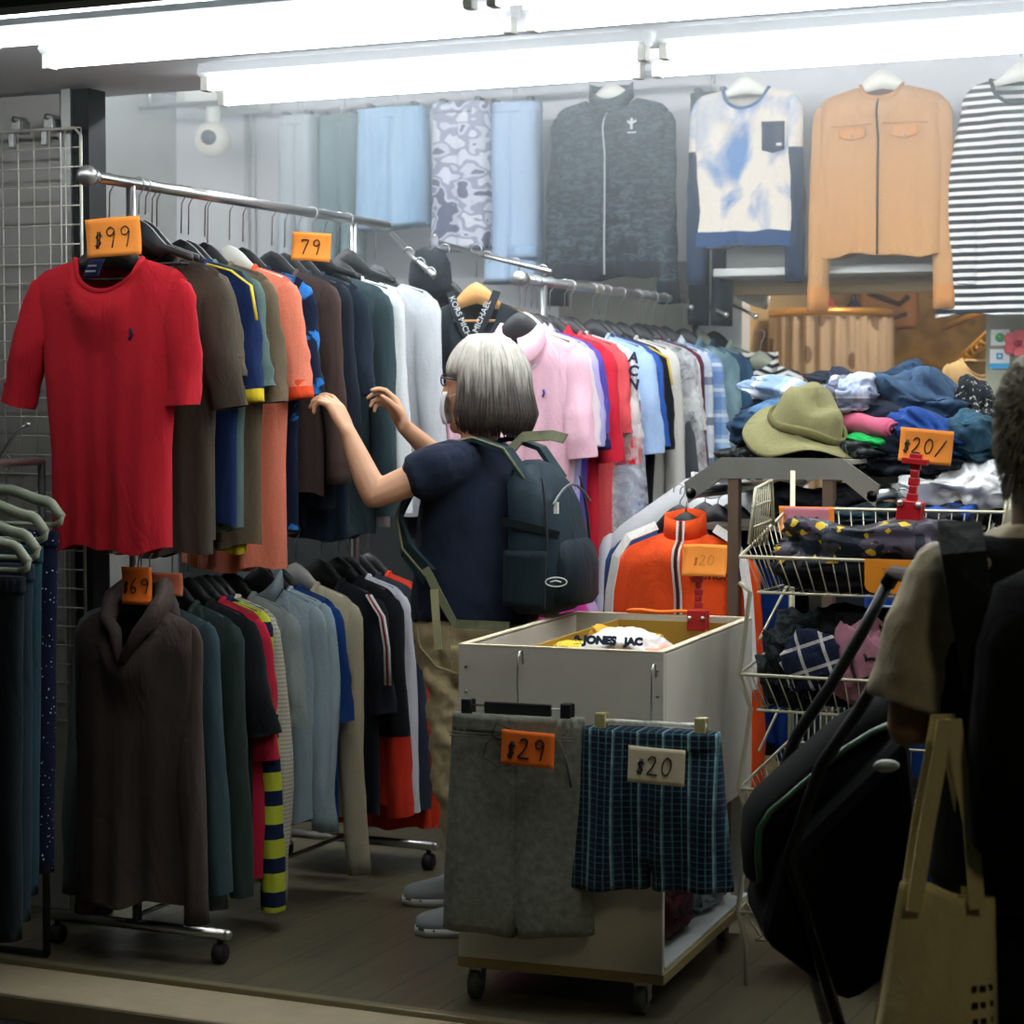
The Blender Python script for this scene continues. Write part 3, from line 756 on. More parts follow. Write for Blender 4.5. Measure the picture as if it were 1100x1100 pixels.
garment('sweater', 'pale grey-green sweater whose left sleeve shows beside the brown hooded one', 'sweater', RX - .10, 4.80, LZ, cloth('#5d6f6c'), grp=G2, drop=.13, **{**lsp, 'L': .70}, seed=33, ln=.70, sr=(.08, .055), out=.06, cuff=cloth('#5d6f6c'))
D('sweater', 'dark forest green long-sleeved sweater with a wide body', 268, cloth('#283733'), edge=.245, cat='sweater', ln=.72, sr=(.09, .06), seed=34, **{**lsp, 'L': .82, 'hw': .21}, fold=1.4)
D('t_shirt', 'black tee with a wide sleeve behind the forest green sweater', 288, cloth('#14181c'), edge=.255, cat='t-shirt', ln=.26, sr=(.095, .085), seed=35, out=.06, **lsp)
D('t_shirt', 'crimson tee with its sleeve edge showing under the black tee', 289, cloth('#b01f38'), edge=.225, cat='t-shirt', ln=.34, seed=36, **{**lsp, 'L': .84})
D('striped_shirt', 'long lime and navy striped shirt near the floor', 293, cloth('#b6c233', P_hstripe('#10233f', '#b9c436', 11, .55), key='lime'), edge=.215, ln=.82, sr=(.07, .06), seed=37, **{**lsp, 'L': .86})
D('sweater', 'heather cream knit sweater with a rounded sleeve', 313, cloth('#a9a694', P_hstripe('#9f9d8c', '#bab7a6', 90, .5), key='heather'), edge=.25, cat='sweater', ln=.78, sr=(.09, .058), seed=38, bend=.012, cuff=cloth('#a9a694'), **{**lsp, 'L': .78})
D('t_shirt', 'mid grey tee between the heather sweater and pale blue shirt', 329, cloth('#7f8886'), edge=.248, cat='t-shirt', ln=.27, seed=39, **lsp)
D('shirt', 'pale blue-grey long-sleeved shirt with gathered cuffs', 360, cloth('#93a6ad'), edge=.25, ln=.62, sr=(.085, .05), seed=40, cuff=cloth('#8fa3aa'), **{**lsp, 'L': .72}, fold=1.6, neck='stand')
D('shirt', 'second pale blue long-sleeved shirt, sleeve bent over the first', 368, cloth('#9db2b8'), edge=.25, ln=.64, sr=(.08, .05), seed=41, cuff=cloth('#9db2b8'), bend=.01, **{**lsp, 'L': .70})
D('t_shirt', 'royal navy tee with a bright blue sleeve edge', 377, cloth('#123a78'), edge=.25, cat='t-shirt', ln=.29, seed=42, **lsp)
D('sweater', 'cream sweatshirt with ribbed cuffs reaching near the floor', 396, cloth('#c2bc9f'), edge=.25, cat='sweater', ln=.80, sr=(.09, .058), seed=43, cuff=cloth('#b8b295'), hang='white', **{**lsp, 'L': .76})
def stripe3(t, s):
    for k, c in ((-.006, '#e9e9e6'), (.001, '#b3262e'), (.008, '#e9e9e6')):
        obj('sleeve_stripe', MB().tube([Vector((s.sw - .02 + k, -.028, -.07)), Vector((s.sw + .035 + k, -.05, -.13)), Vector((s.sw + .052 + k, -.052, -.22)), Vector((s.sw + .055 + k, -.052, -.33))], .0042, 6), cloth(c), t)
D('track_jacket', 'black track top with red and white stripes down the sleeve', 424, cloth('#171b22'), edge=.255, cat='track top', ln=.30, seed=44, extra=stripe3, **{**lsp, 'L': .78})
D('sweater', 'black jersey with a red lower panel behind the striped track top', 434, cloth('#15181d', P_bands(-.1, -.8, [(0, '#c23018'), (.42, '#15181d')]), key='redlow'), edge=.23, cat='sweater', ln=.66, seed=45, **lsp)
D('sweater', 'plain white long-sleeved sweater on the lower rail', 450, cloth('#c6c9cf'), edge=.25, cat='sweater', ln=.66, sr=(.09, .06), seed=46, out=.045, **{**lsp, 'L': .72})
D('t_shirt', 'dark slate tee just behind the white sweater', 459, cloth('#2c3440'), edge=.245, cat='t-shirt', ln=.66, seed=47, **{**lsp, 'L': .76})
D('sweater', 'orange-red long sweater, last on the lower rail, near the floor', 474, cloth('#d23a1c'), edge=.26, cat='sweater', ln=.74, sr=(.09, .06), seed=48, **{**lsp, 'L': .88, 'hw': .26})

# price cards of the left rack
q = at(120, 234, Y=4.44); price_card('orange card marked $99 clipped above the red tee', q, .145, .095, '$99', ORANGE_CARD, yaw=radians(10), roll=radians(-3))
q = at(335, 250, Y=5.02); price_card('small orange card marked 79 above the peach tee', q, .105, .075, '79', ORANGE_CARD, yaw=radians(18), roll=radians(4))
q = at(146, 609, Y=4.54); price_card('bright orange card marked $69 above the brown hooded sweater', q, .085, .095, '$69', DEEP_ORANGE, yaw=radians(4), th=.04)
q = at(177, 615, Y=4.70); price_card('dull salmon card marked 6 behind the bright $69 card', q, .10, .06, '6', plain('salmon_card', '#c9704e', .85), yaw=radians(4))

# ---------------------------------------------------------------- trousers and shorts
def pants(name, label, cat, pos, mat, wt=.2, wb=.2, gap=.03, L=1.0, rise=.3, th=.035, seed=1, band=None, yaw=0, grp=None, fold=1.0, extra=None, notch=0):
    t = thing(name, label, cat, pos, yaw, grp); r = random.Random(seed)
    ks = [(r.uniform(2, 6), r.uniform(0, 6)) for _ in range(4)]
    b = MB(); n = 26; m = 32
    for sd in (-1, 1):
        R = []
        for j in range(n + 1):
            v = j / n; z = -v * L; xo = wt + (wb - wt) * v ** .8
            xi = -.015 if v * L < rise else -.015 + (gap + .015) * min(1, (v * L - rise) / (L - rise) * 2.2)
            c = (xo + xi) / 2; rx = (xo - xi) / 2; ring = []
            for i in range(m):
                q = 2 * pi * i / m; cx = abs(cos(q)) ** .75 * (1 if cos(q) > 0 else -1); sy = abs(sin(q)) ** .8 * (1 if sin(q) > 0 else -1)
                x = sd * (c + rx * cx); f = sum(sin(k * x * 9 + p + v * 2) for k, p in ks) / 4
                y = th * sy * (1 + .25 * v) + (.004 + .018 * v) * f * fold * (1 - abs(cx) ** 4) * (1 if sy > 0 else -1) + .01 * fold * noise.noise(Vector((x * 6, z * 4, seed * 3.1)))
                ring.append(Vector((x, y, z + (.006 * sin(8 * x + seed) - notch * max(0, 1 - abs(x - sd * xi) / .08)) * v)))
            R.append(ring)
        R.append([p + Vector((0, 0, .03)) - Vector((0, p.y * .3, 0)) for p in R[-1]])
        b.loft(R, True)
    obj('body', b, mat, t)
    w = MB(); R = []
    for z in (.004, -.008, -.028, -.036):
        R.append([Vector(((wt + .002) * (abs(cos(q)) ** .7) * (1 if cos(q) > 0 else -1), (th + .006 + .003 * sin(40 * cos(q))) * (abs(sin(q)) ** .8) * (1 if sin(q) > 0 else -1), z)) for q in [2 * pi * i / 60 for i in range(60)]])
    w.loft(R, True); obj('waistband', w, band or mat, t)
    if extra: extra(t)
    return t
def clip_hanger(label, pos, w, mat, clipm, hook=.12, yaw=0, drop=0):
    t = thing('clip_hanger', label, 'hanger', pos, yaw, 'clip hangers')
    obj('bar', MB().box((0, 0, -.0), (w * 1.0, .012, .028)) if mat is BLACKP else MB().tube([(-w * .55, 0, 0), (w * .55, 0, 0)], .006, 8), mat, t, bevel=.003)
    if mat is BLACKP: obj('slide_wire', MB().tube([(-w * .78, 0, .004), (w * .78, 0, .004)], .0022, 6), CHROME, t)
    for s in (-1, 1):
        x = s * w * (.74 if mat is BLACKP else .5)
        obj('clip', MB().box((x, -.014, -.012), (.026, .012, .065)).box((x, .012, -.012), (.026, .01, .06)), clipm, t, bevel=.004)
    obj('hook', MB().tube([(0, 0, .0), (0, -.002, hook * .6), (0, 0, hook), (0, .012, hook + .012), (0, .03, hook + .012), (0, .036, hook - .02)], .0022, 6), CHROME, t)
    return t
# dark trousers on grey-green hangers at the far left
DEN = [('#1c2b33', 'plain dark'), ('#22404a', 'faded teal'), ('#141c22', 'black'), ('#1b2750', 'navy spangled')]
for i, (px, py, col, lab, yy) in enumerate([(30, 588, '#141c20', 'nearest pair of near-black trousers on grey-green hangers at the left edge', 4.13), (40, 575, '#1d2e38', 'second pair of dark slate trousers at the left edge', 4.21), (49, 556, '#213f4a', 'teal-blue denim trousers on the third grey-green hanger', 4.30), (66, 540, '#16203f', 'navy trousers sprinkled with tiny white spangles', 4.39)]):
    xe = at(px, py, Y=yy); cx = xe.x - .17; zt = xe.z
    m = cloth(col, P_dots('#0f1630', '#b9c8e8', 75, .16), key='spangle') if i == 3 else cloth(col)
    pants('trousers', lab, 'trousers', (cx, yy, zt - .075), m, .155, .13, .01, .86, .25, .028, seed=60 + i, grp='dark trousers at the left edge', fold=.7)
    t = thing('clothes_hanger', 'grey-green moulded hanger holding the ' + lab.split(' on ')[0].split(' sprinkled')[0], 'hanger', (cx, yy, zt + .10), group='grey-green hangers at the left edge')
    b = MB(); pts = []
    for k in range(-12, 13):
        u = k / 12; pts.append(Vector((u * .17, 0, -.07 - .028 * (1 - cos(pi * min(1, abs(u) * 1.3))) / 2 - .05 * max(0, abs(u) - .8) * 4)))
    b.tube(pts, .011, 8, flat=1.3); b.tube([(-.15, 0, -.155), (.15, 0, -.155)], .006, 8)
    for s in (-1, 1): b.tube([(s * .17, 0, -.125), (s * .165, 0, -.15), (s * .145, 0, -.158)], .009, 8)
    obj('shoulder_bar', b, GREYP, t); obj('hook', MB().tube(hook_path(drop=.07), .002, 6), CHROME, t)
rz = at(66, 540, Y=4.39).z + .10
t = thing('clothes_rack', 'dark low rack carrying the trousers at the left edge', 'clothes rack', (-3.28, 4.05, 0))
obj('rail', MB().tube([(0, 0, rz), (0, .40, rz)], .010, 10), STEEL, t)
obj('post', MB().tube([(-.0, .40, 0.02), (0, .40, rz)], .010, 10), DARK, t)
obj('base_bar', MB().tube([(0, .40, .02), (0, .40, .0201), (-.25, .40, .02)], .010, 10), DARK, t)
# curved shiny arm above them
a = at(0, 500, Y=4.35)
t = thing('curved_hook_arm', 'curved chrome arm beside the red tee above the trousers', 'hook arm', a)
obj('arm', MB().tube([at(x, y, Y=4.35) - a for x, y in ((-20, 540), (-4, 500), (8, 478), (20, 462), (30, 456))], .004, 8), CHROME, t)
obj('ball_end', MB().ball(at(30, 456, Y=4.35) - a, .006, n=8), CHROME, t)

# ---------------------------------------------------------------- long rail of polos
R2X = -2.66
r2y0, r2y1 = Yat(562, R2X), 7.75; r2z = at(562, 300, Y=r2y0).z
t = thing('clothes_rack', 'long chrome clothes rack of polo shirts behind the shopper', 'clothes rack', (R2X, r2y0, 0))
Dd = r2y1 - r2y0
obj('rail', MB().tube([(0, -.01, r2z), (0, Dd, r2z)], .0145, 14), CHROME, t)
obj('end_cap', MB().tube([(0, -.035, r2z), (0, .0, r2z)], .023, 16), STEEL, t)
obj('rail', MB().tube([(0, .0, 1.0), (0, Dd, 1.0)], .011, 10), CHROME, t)
for y in (.16, Dd - .1): obj('post', MB().tube([(0, y, .06), (0, y, r2z)], .012, 10), CHROME, t)
for y in (.16, Dd - .1): obj('foot', MB().tube([(-.25, y, .06), (.25, y, .06)], .013, 10).tube([(.23, y - .01, .03), (.23, y + .01, .03)], .028, 12).tube([(-.23, y - .01, .03), (-.23, y + .01, .03)], .028, 12), CHROME, t)
G3 = 'tops on the long rail of polo shirts'
FILM = film('clear_plastic_cover')
r2 = dict(sw=.20, hw=.165, L=.76, th=.034, slope=.33, nw=.060)
def R(name, label, px, mat, edge=.25, cat='shirt', **kw):
    base = dict(r2); base.update(kw)
    return garment(name, label, cat, R2X, Yat(px, R2X + edge), r2z, mat, grp=G3, drop=kw.pop('drop', .13) if False else .13, **base)
def crest(c, x=.09, z=-.21):
    return lambda t, s: obj('chest_emblem', MB().tube([(x, s.surf(x, z) - .004, z), (x + .003, s.surf(x, z) - .004, z - .01), (x - .002, s.surf(x, z) - .004, z - .022)], .0035, 6), cloth(c), t)
R('polo_shirt', 'pale pink polo shirt with a small blue emblem, first on the long rail', 640, cloth('#f3c3d3'), cat='polo shirt', neck='polo', seed=51, ln=.27, sr=(.095, .08), extra=crest('#3a4fa0'), L=.80, hw=.165, hang='black', nf=.05)
R('polo_shirt', 'blush white polo shirt right behind the pale pink one', 645, cloth('#f1dfe6'), cat='polo shirt', neck='polo', seed=52, ln=.24, sr=(.09, .08), hang='white', L=.74)
R('polo_shirt', 'lavender polo shirt between blush white and violet ones', 651, cloth('#b9b2e4'), cat='polo shirt', neck='polo', seed=53, ln=.24)
R('t_shirt', 'deep violet tee with a navy cuff', 657, cloth('#5a49a8'), cat='t-shirt', seed=54, ln=.25, cuff=cloth('#1d2250'))
R('polo_shirt', 'bright red polo shirt on the long rail', 669, cloth('#cf2238'), cat='polo shirt', neck='polo', seed=55, ln=.29, sr=(.095, .08), L=.70)
R('t_shirt', 'coral red tee whose lower part shows under the red polo', 668, cloth('#e0555a'), edge=.20, cat='t-shirt', seed=56, ln=.2, out=.02, L=.79)
R('t_shirt', 'off-white tee in a clear plastic cover beside the coral tee', 680, cloth('#e6dcda'), edge=.22, cat='t-shirt', seed=57, ln=.22, L=.80, wrap=FILM)
def letters(t, s):
    for i, ch in enumerate('ACN'):
        lettering('lettering', ch, .045, cloth('#1b2540'), t, (s.sw + .035, -.052, -.12 - i * .042), (pi / 2, radians(10), radians(25)), bold=.002)
WB = cloth('#f0f0ee', P_bands(-.17, -.36, [(0, '#c8202f'), (.30, '#f0f0ee'), (.42, '#c8202f'), (.52, '#1b2540'), (.62, '#f0f0ee'), (.75, '#c8202f'), (.86, '#f0f0ee')]), key='nauti')
R('t_shirt', 'white tee with letters and red and navy bands on the sleeve', 692, cloth('#ececec'), edge=.255, cat='t-shirt', seed=58, ln=.30, sr=(.095, .08), smat=WB, extra=letters, L=.76)
R('t_shirt', 'light blue tee with a wide sleeve in a clear cover', 712, cloth('#a9c4e8'), cat='t-shirt', seed=59, ln=.27, sr=(.095, .085), L=.78, wrap=None)
R('t_shirt', 'medium blue tee tucked between the light blue and black ones', 714, cloth('#2b57a8'), edge=.235, cat='t-shirt', seed=60, ln=.25)
R('t_shirt', 'black tee with bright yellow shoulder piping', 725, cloth('#15181e'), edge=.245, cat='t-shirt', seed=61, ln=.26, L=.84, extra=yel)
R('shirt', 'cream shirt with long plain body behind the black tee', 733, cloth('#d9d6cd'), edge=.225, seed=62, ln=.5, sr=(.08, .06), L=.80)
R('jacket', 'dark grey garment in a crinkled clear plastic cover', 752, cloth('#4a4f52'), edge=.235, cat='jacket', seed=63, ln=.55, sr=(.085, .065), L=.84, wrap=FILM, hang='black')
R('t_shirt', 'white tee with dark print between plastic cover and maroon shirt', 748, cloth('#e3e3e0'), edge=.215, cat='t-shirt', seed=64, ln=.2)
R('shirt', 'maroon long-sleeved shirt on the long rail', 758, cloth('#5c1f35'), edge=.225, seed=65, ln=.52, sr=(.08, .055), L=.80)
R('shirt', 'navy-edged white shirt next to the maroon one', 766, cloth('#dfe3ea', P_plaid('#e9edf2', '#27406e', '#b9c8de', 7, 7, .2, .2), key='plaidw'), edge=.225, seed=66, ln=.5, sr=(.08, .055), L=.78)
R('shirt', 'pale blue checked shirt with a short rolled sleeve', 781, cloth('#8fb0d6', P_plaid('#a9c6e4', '#e8eef4', '#3f6cb0', 11, 11, .14, .14), key='plaidb'), edge=.24, seed=67, ln=.27, neck='polo', L=.74)
R('denim_jacket', 'faded teal denim jacket with worn seams', 800, cloth('#5f8594', DENIM('#8fb0b8', '#41606e')), edge=.24, cat='jacket', seed=68, ln=.55, sr=(.085, .06), neck='polo', L=.78)
R('denim_jacket', 'dark blue denim jacket with a yellow neck label', 812, cloth('#2d4f72', DENIM('#3d6688', '#20384f')), edge=.235, cat='jacket', seed=69, ln=.55, sr=(.085, .06), neck='polo', hang='grey', L=.78, tagm=cloth('#e8b52c'))
R('denim_jacket', 'light green-grey denim jacket, last denim one on the rail', 832, cloth('#8aa39b', DENIM('#9bb4ac', '#6d877f')), edge=.245, cat='jacket', seed=70, ln=.58, sr=(.088, .062), neck='polo', L=.80)
q = at(815, 365, Y=7.72)
garment('patterned_blouse', 'black and white chevron patterned blouse at the end of the rail', 'blouse', q.x, 7.74, q.z + .02, cloth('#e9e9e4', P_chevron('#1a2228', '#ecece8', 34, 9), key='chev'), sw=.16, hw=.15, L=.62, th=.03, seed=71, ln=.5, sr=(.07, .05), neck='stand', drop=.09, hang='grey', hname='chevron blouse')
q = at(824, 336, Y=7.78)
# lower rail of the long rack
G4 = 'garments on the lower rail of the long rack'
for i, (px, col, lab, kw) in enumerate([(640, '#c6398f', 'magenta fleece top, first on the lower rail of the long rack', dict(seed=81, fold=1.6)), (650, '#c9a6cf', 'pale lilac shirt just behind the magenta top', {}), (657, '#6f74b4', 'periwinkle blue shirt on the lower rail of the long rack', {}), (665, '#3f6a86', 'teal checked shirt on the lower rail of the long rack', {}), (672, '#cbbf98', 'beige shirt with a folded collar on the lower rail', {}),
                                        (679, '#1c2740', 'navy jacket on the lower rail below the coral tee', {}), (688, '#5b6778', 'slate blue jacket on the lower rail of the long rack', {}), (698, '#47505c', 'dark steel grey jacket on the lower rail of the long rack', {}), (712, '#202a3c', 'midnight blue jacket on the lower rail below the black tee', {}), (728, '#2a3038', 'charcoal coat at the far end of the lower rail', {})]):
    garment('shirt' if i < 5 else 'jacket', lab, 'shirt' if i < 5 else 'jacket', R2X, Yat(px, R2X + .235), 1.0, cloth(col), grp=G4, drop=.10, **{**dict(sw=.195, hw=.19, L=.62, th=.034, slope=.36, nw=.07, seed=90 + i, ln=.5, sr=(.085, .06), neck='polo' if i % 2 else 'crew'), **kw})
# ---------------------------------------------------------------- display line of tops above the opening
DY = 7.40
t = thing('display_rail', 'long thin rail under the ceiling carrying the facing tops', 'display rail', (-2.6, DY, 2.70))
obj('rail', MB().tube([(-1.6, 0, 0), (2.6, 0, 0)], .012, 10), CHROME, t)
for x in (-1.5, 0, 1.4): obj('rail_bracket', MB().tube([(x, 0, 0), (x, 0, .05)], .010, 8), STEEL, t)
def disp(name, label, cat, pxl, pxr, yt, yb, mat, sl=.03, **kw):
    a = Xat(pxl, DY); b = Xat(pxr, DY); cx = (a + b) / 2; zt = at((pxl + pxr) / 2, yt, Y=DY).z; zb = at((pxl + pxr) / 2, yb, Y=DY).z
    hw = (b - a) / 2
    # drop so that the neck sits at zt
    return garment(name, label, cat, cx, DY, 2.70, mat, hang='clear', drop=2.70 - zt, L=zt - zb, sw=kw.pop('sw', hw * .97), hw=kw.pop('hw', hw), **kw)
def blk(t, s):
    x, z = .10, -.13; y = s.surf(x, z) - .006
    b = MB()
    for q in (90, 30, 150, 270): b.tube([(x, y, z), (x + .02 * cos(radians(q)), y, z + .02 * sin(radians(q)))], .005, 6)
    b.box((x, y, z - .032), (.034, .002, .005)); obj('chest_emblem', b, cloth('#d8dcdc'), t)
    P = [s.F(0, i / 20, True) + Vector((0, -.004, 0)) for i in range(21)]
    obj('zip', MB().tube(P, .0035, 6), cloth('#aeb6b8'), t)
disp('jacket', 'crinkled black zip jacket with a small white chest emblem', 'jacket', 596, 718, 98, 298, cloth('#232c31', P_blotch('#1b2328', '#4a585e', 22, .45, .62, 1.5, (1, 1, 2.4)), key='crinkle'), slope=.25, th=.06, nw=.09, nf=.06, seed=101, ln=.64, sr=(.10, .07), out=.03, tuck=-.0, neck='stand', extra=blk, fold=1.1, cuff=cloth('#1a2024'), hem=cloth('#1a2024'), hname='crinkled black zip jacket')
def tie(t, s):
    obj('chest_pocket', s.patch(.075, .155, -.145, -.245, .004, shape=lambda x, z, a, b: (x, z - .012 * (1 - abs(2 * a - 1)) * (b > .99))), cloth('#25324a'), t)
    obj('pocket_badge', s.patch(.128, .148, -.222, -.232, .008, 3, 2), cloth('#e6e6e6'), t)
TD = cloth('#d9d6cf', P_blotch('#ddd6c8', '#5f86b8', 3.4, .50, .66, 1.2), key='tiedye')
TS = cloth('#d9d6cf', lambda h: h.mix(h.math('LESS_THAN', h.xyz(2), -.235), h.mix(h.math('MINIMUM', h.math('MAXIMUM', h.math('MULTIPLY', h.math('SUBTRACT', h.noise(4, 3, .5, 1), .5), 7), 0.0), 1.0), srgb('#ddd6c8'), srgb('#7f9fca')), srgb('#1f3148')), key='tiesleeve')
disp('sweatshirt', 'blue and white tie-dye sweatshirt with a navy chest pocket', 'sweatshirt', 744, 856, 90, 264, TD, slope=.18, th=.045, nw=.085, nf=.075, seed=102, ln=.60, sr=(.085, .06), out=.025, smat=TS, nmat=cloth('#31588c'), hem=cloth('#22426c'), extra=tie, fold=.6, cuff=cloth('#1f3148'))
TAN = cloth('#bd9060')
def tan_extra(t, s):
    for sd in (-1, 1):
        x0, x1 = sd * .045, sd * .14
        o = obj('pocket_flap', s.patch(min(x0, x1), max(x0, x1), -.175, -.205, .007, shape=lambda x, z, a, b: (x, z - .014 * (1 - abs(2 * a - 1)) * b)), cloth('#c98c52'), t)
        obj('button', MB().ball((sd * .092, s.surf(sd * .092, -.205) - .012, -.205), .006, (1, .4, 1), 6), STEEL, t)
        obj('seam', MB().tube([(sd * (.02 + .025 * i), s.surf(sd * (.02 + .025 * i), -.16) - .002, -.165) for i in range(7)], .0022, 5), cloth('#b27b45'), t)
disp('jacket', 'tan collarless zip jacket with two flap pockets', 'jacket', 876, 1014, 84, 274, TAN, slope=.28, th=.05, nw=.075, nf=.05, seed=103, ln=.66, sr=(.095, .065), out=.035, neck='crew', zipm=cloth('#3e3a36'), hem=TAN, cuff=cloth('#c88a50'), extra=tan_extra, fold=1.1, nmat=cloth('#c08a50'))
ST = cloth('#e9e9e4', P_hstripe('#222c30', '#ecece8', 36, .47), key='breton')
disp('striped_shirt', 'long black and white striped top at the right end of the display', 'striped top', 1034, 1150, 76, 338, ST, slope=.24, th=.045, nw=.10, nf=.09, seed=104, ln=.60, sr=(.085, .065), out=.02, fold=1.0, hw=.285, nmat=cloth('#2a3438'))
# dark garment just under the striped top
q0 = Xat(1063, 7.5)
# trousers and skirts in front of the white wall
def hungpants(label, pxl, pxr, yb, mat, Y=7.55, zt=2.62, **kw):
    a, b = Xat(pxl, Y), Xat(pxr, Y); zb = at((pxl + pxr) / 2, yb, Y=Y).z
    cat = kw.pop('cat', 'trousers'); nm = kw.pop('nm', 'trousers'); ex = kw.pop('rise', .3)
    o = pants(nm, label, cat, ((a + b) / 2, Y, zt - .05), mat, (b - a) / 2 * .95, (b - a) / 2, kw.pop('gap', .012), zt - .05 - zb, ex, .05, grp='trousers hung along the white wall', **kw)
    clip_hanger('clip hanger holding the ' + label.split(',')[0].split(' hung')[0], ((a + b) / 2, Y, zt - .045), (b - a) * .62, STEEL, BLACKP, hook=.06)
    return o
t = thing('display_rail', 'long thin rail under the ceiling above the white wall', 'display rail', (-4.2, 7.55, 2.65))
obj('rail', MB().tube([(-.85, 0, 0), (1.6, 0, 0)], .012, 10), CHROME, t)
for x in (-.8, .4, 1.5): obj('rail_bracket', MB().tube([(x, 0, 0), (x, 0, .10)], .010, 8), STEEL, t)
hungpants('light grey straight trousers, first from the security camera', 303, 342, 330, cloth('#a7b0b6'), seed=111)
hungpants('grey-green trousers beside the light grey ones', 344, 392, 300, cloth('#6f8587'), seed=112, Y=7.62)
hungpants('washed light blue denim skirt hung before the wall', 386, 462, 245, cloth('#8fb0cd', P_blotch('#a3c2dc', '#7ea2c2', 5, .3, .7, .5, (4, 4, .5)), key='sky'), nm='skirt', cat='skirt', rise=3.0, seed=113, Y=7.5, fold=1.5)
hungpants('grey and white camouflage trousers with a rolled hem', 466, 527, 270, cloth('#9a9fb0', P_camo(['#cfd3dd', '#8d93a8', '#c3c7d2', '#565c74'], 11, (1, 1, 1.6)), key='camo'), rise=3.0, seed=114, Y=7.48)
hungpants('pale blue cargo trousers with a flap pocket', 522, 582, 306, cloth('#a9c2dc'), seed=115, Y=7.56, gap=.0, rise=3.0, extra=lambda t: obj('cargo_pocket', MB().slab(lambda u, v: Vector((.01 + .12 * u, -.07, -.54 - .05 * v)), 3, 3, (0, -.008, 0)), cloth('#9dbad8'), t))
hungpants('near-black trousers hanging below the tie-dye sweatshirt', 741, 784, 350, cloth('#1b2a2c'), Y=7.62, seed=116)
# cabinets behind the polos
a, b_ = Xat(598, 7.85), Xat(742, 7.85)
struct('wall_panel', MB().box(((a + b_) / 2, 7.90, 1.0), (b_ - a, .06, 1.95)), plain('olive_panel', '#8c8f80', .7, var=.2))
# thin display arms over the long rail
for lab, p0, p1 in (('thin chrome wall arm over the checked shirt', (692, 314), (742, 330)), ('thin chrome wall arm before the black trousers', (755, 325), (780, 338)), ('thin chrome wall arm over the chevron blouse', (785, 326), (812, 340))):
    A = at(*p0, Y=7.72); B = at(*p1, Y=7.45); t = thing('wall_hook', lab, 'hook arm', A, group='thin wall arms')
    obj('arm', MB().tube([(0, 0, 0), B - A], .006, 8), CHROME, t); obj('arm_end', MB().ball(B - A, .011, n=8), CHROME, t)
q = at(812, 315, Y=7.9)
t = thing('ventilation_hose', 'thick pale flexible hose under the header ledge', 'hose', q)
P = [at(x, y, Y=7.85) - q for x, y in ((785, 285), (787, 300), (796, 312), (812, 320), (826, 324))]
pts = []
for a_, b2 in zip(P, P[1:]):
    for k in range(8): pts.append(a_.lerp(b2, k / 8))
obj('hose', MB().tube(pts, [.032 + .003 * (i % 2) for i in range(len(pts))], 12), plain('hose', '#cfcdc0', .6), t)

# ---------------------------------------------------------------- changing room and back room
cx, cy = Xat(882, 9.3), 9.45; cz = at(882, 336, Y=9.3).z; rx = (Xat(946, 9.3) - Xat(820, 9.3)) / 2 * .97
t = thing('changing_booth', 'round changing booth with a beige flowered curtain', 'changing booth', (cx, cy, 0))
obj('curtain_rail', MB().tube([(rx * cos(q), .32 * sin(q), cz) for q in [2 * pi * i / 40 for i in range(40)]], .018, 8, closed=True), plain('brass', '#d0a050', .35, .6), t)
def curt(h):
    v = h.nt.nodes.new('ShaderNodeTexVoronoi'); v.inputs['Scale'].default_value = 5.5; h.nt.links.new(h.tc.outputs['Object'], v.inputs[0])
    return h.mix(h.math('LESS_THAN', v.outputs[0], .24), srgb('#b8a58f'), srgb('#7d6658'))
b = MB(); R_ = []
for z in (cz - .02, cz - .1, cz - .5, cz - 1.0, cz - 1.7):
    R_.append([Vector(((rx + .014 * sin(26 * q)) * cos(q) * (1 + .05 * (cz - z)), (.32 + .02 * sin(26 * q)) * sin(q), z)) for q in [2 * pi * i / 180 for i in range(180)]])
b.loft(R_, False); obj('curtain', b, cloth('#bfa184', curt, key='curtain'), t)
def bagsh(label, px, py, Y, w, h_, m, nm='hanging_bag'):
    p = at(px, py, Y=Y); t = thing(nm, label, 'bag', p)
    obj('body', MB().loft([[Vector((w * r * cos(q), .05 * r * sin(q), z)) for q in [2 * pi * i / 14 for i in range(14)]] for r, z in ((.12, 0), (.35, -h_ * .3), (.5, -h_ * .7), (.52, -h_), (.4, -h_ * 1.03))]), m, t)
    obj('strap', MB().tube([(-w * .1, 0, 0), (0, 0, h_ * .35), (w * .1, 0, 0)], .006, 6), m, t)
    obj('cord', MB().tube([(0, 0, h_ * .3), (0, 0, 2.76 - p.z)], .0015, 5), BLACKP, t)
bagsh('small pink bag hanging above the flowered curtain', 888, 317, 9.9, .12, .14, cloth('#c94a5c'))
bagsh('small navy bag hanging right of the pink one', 917, 322, 9.9, .12, .12, cloth('#2a2f48'))
t = thing('mask_ornament', 'orange carved panel hanging on the patterned wall', 'wall ornament', at(955, 325, Y=10.83))
obj('board', MB().box((0, 0, 0), (.30, .05, .26)), plain('orange_wood', '#c98d4a', .6, var=.5), t, bevel=.02)
obj('carving', MB().tube([(-.1, -.03, .05), (-.02, -.035, .02), (.06, -.03, -.01), (.11, -.03, .03)], .015, 8).tube([(-.11, -.03, -.06), (0, -.035, -.09), (.1, -.03, -.06)], .012, 8), plain('dark_wood', '#4a2f18', .6), t)
t = thing('spotlight', 'small dark spotlight under the cream ceiling of the back room', 'spotlight', at(821, 309, Y=9.0))
obj('head', MB().tube([(0, 0, 0), (.02, -.03, -.05)], .022, 12), BLACKP, t); obj('stem', MB().tube([(0, 0, 0), (0, 0, 2.76 - t.location.z)], .008, 8), BLACKP, t)
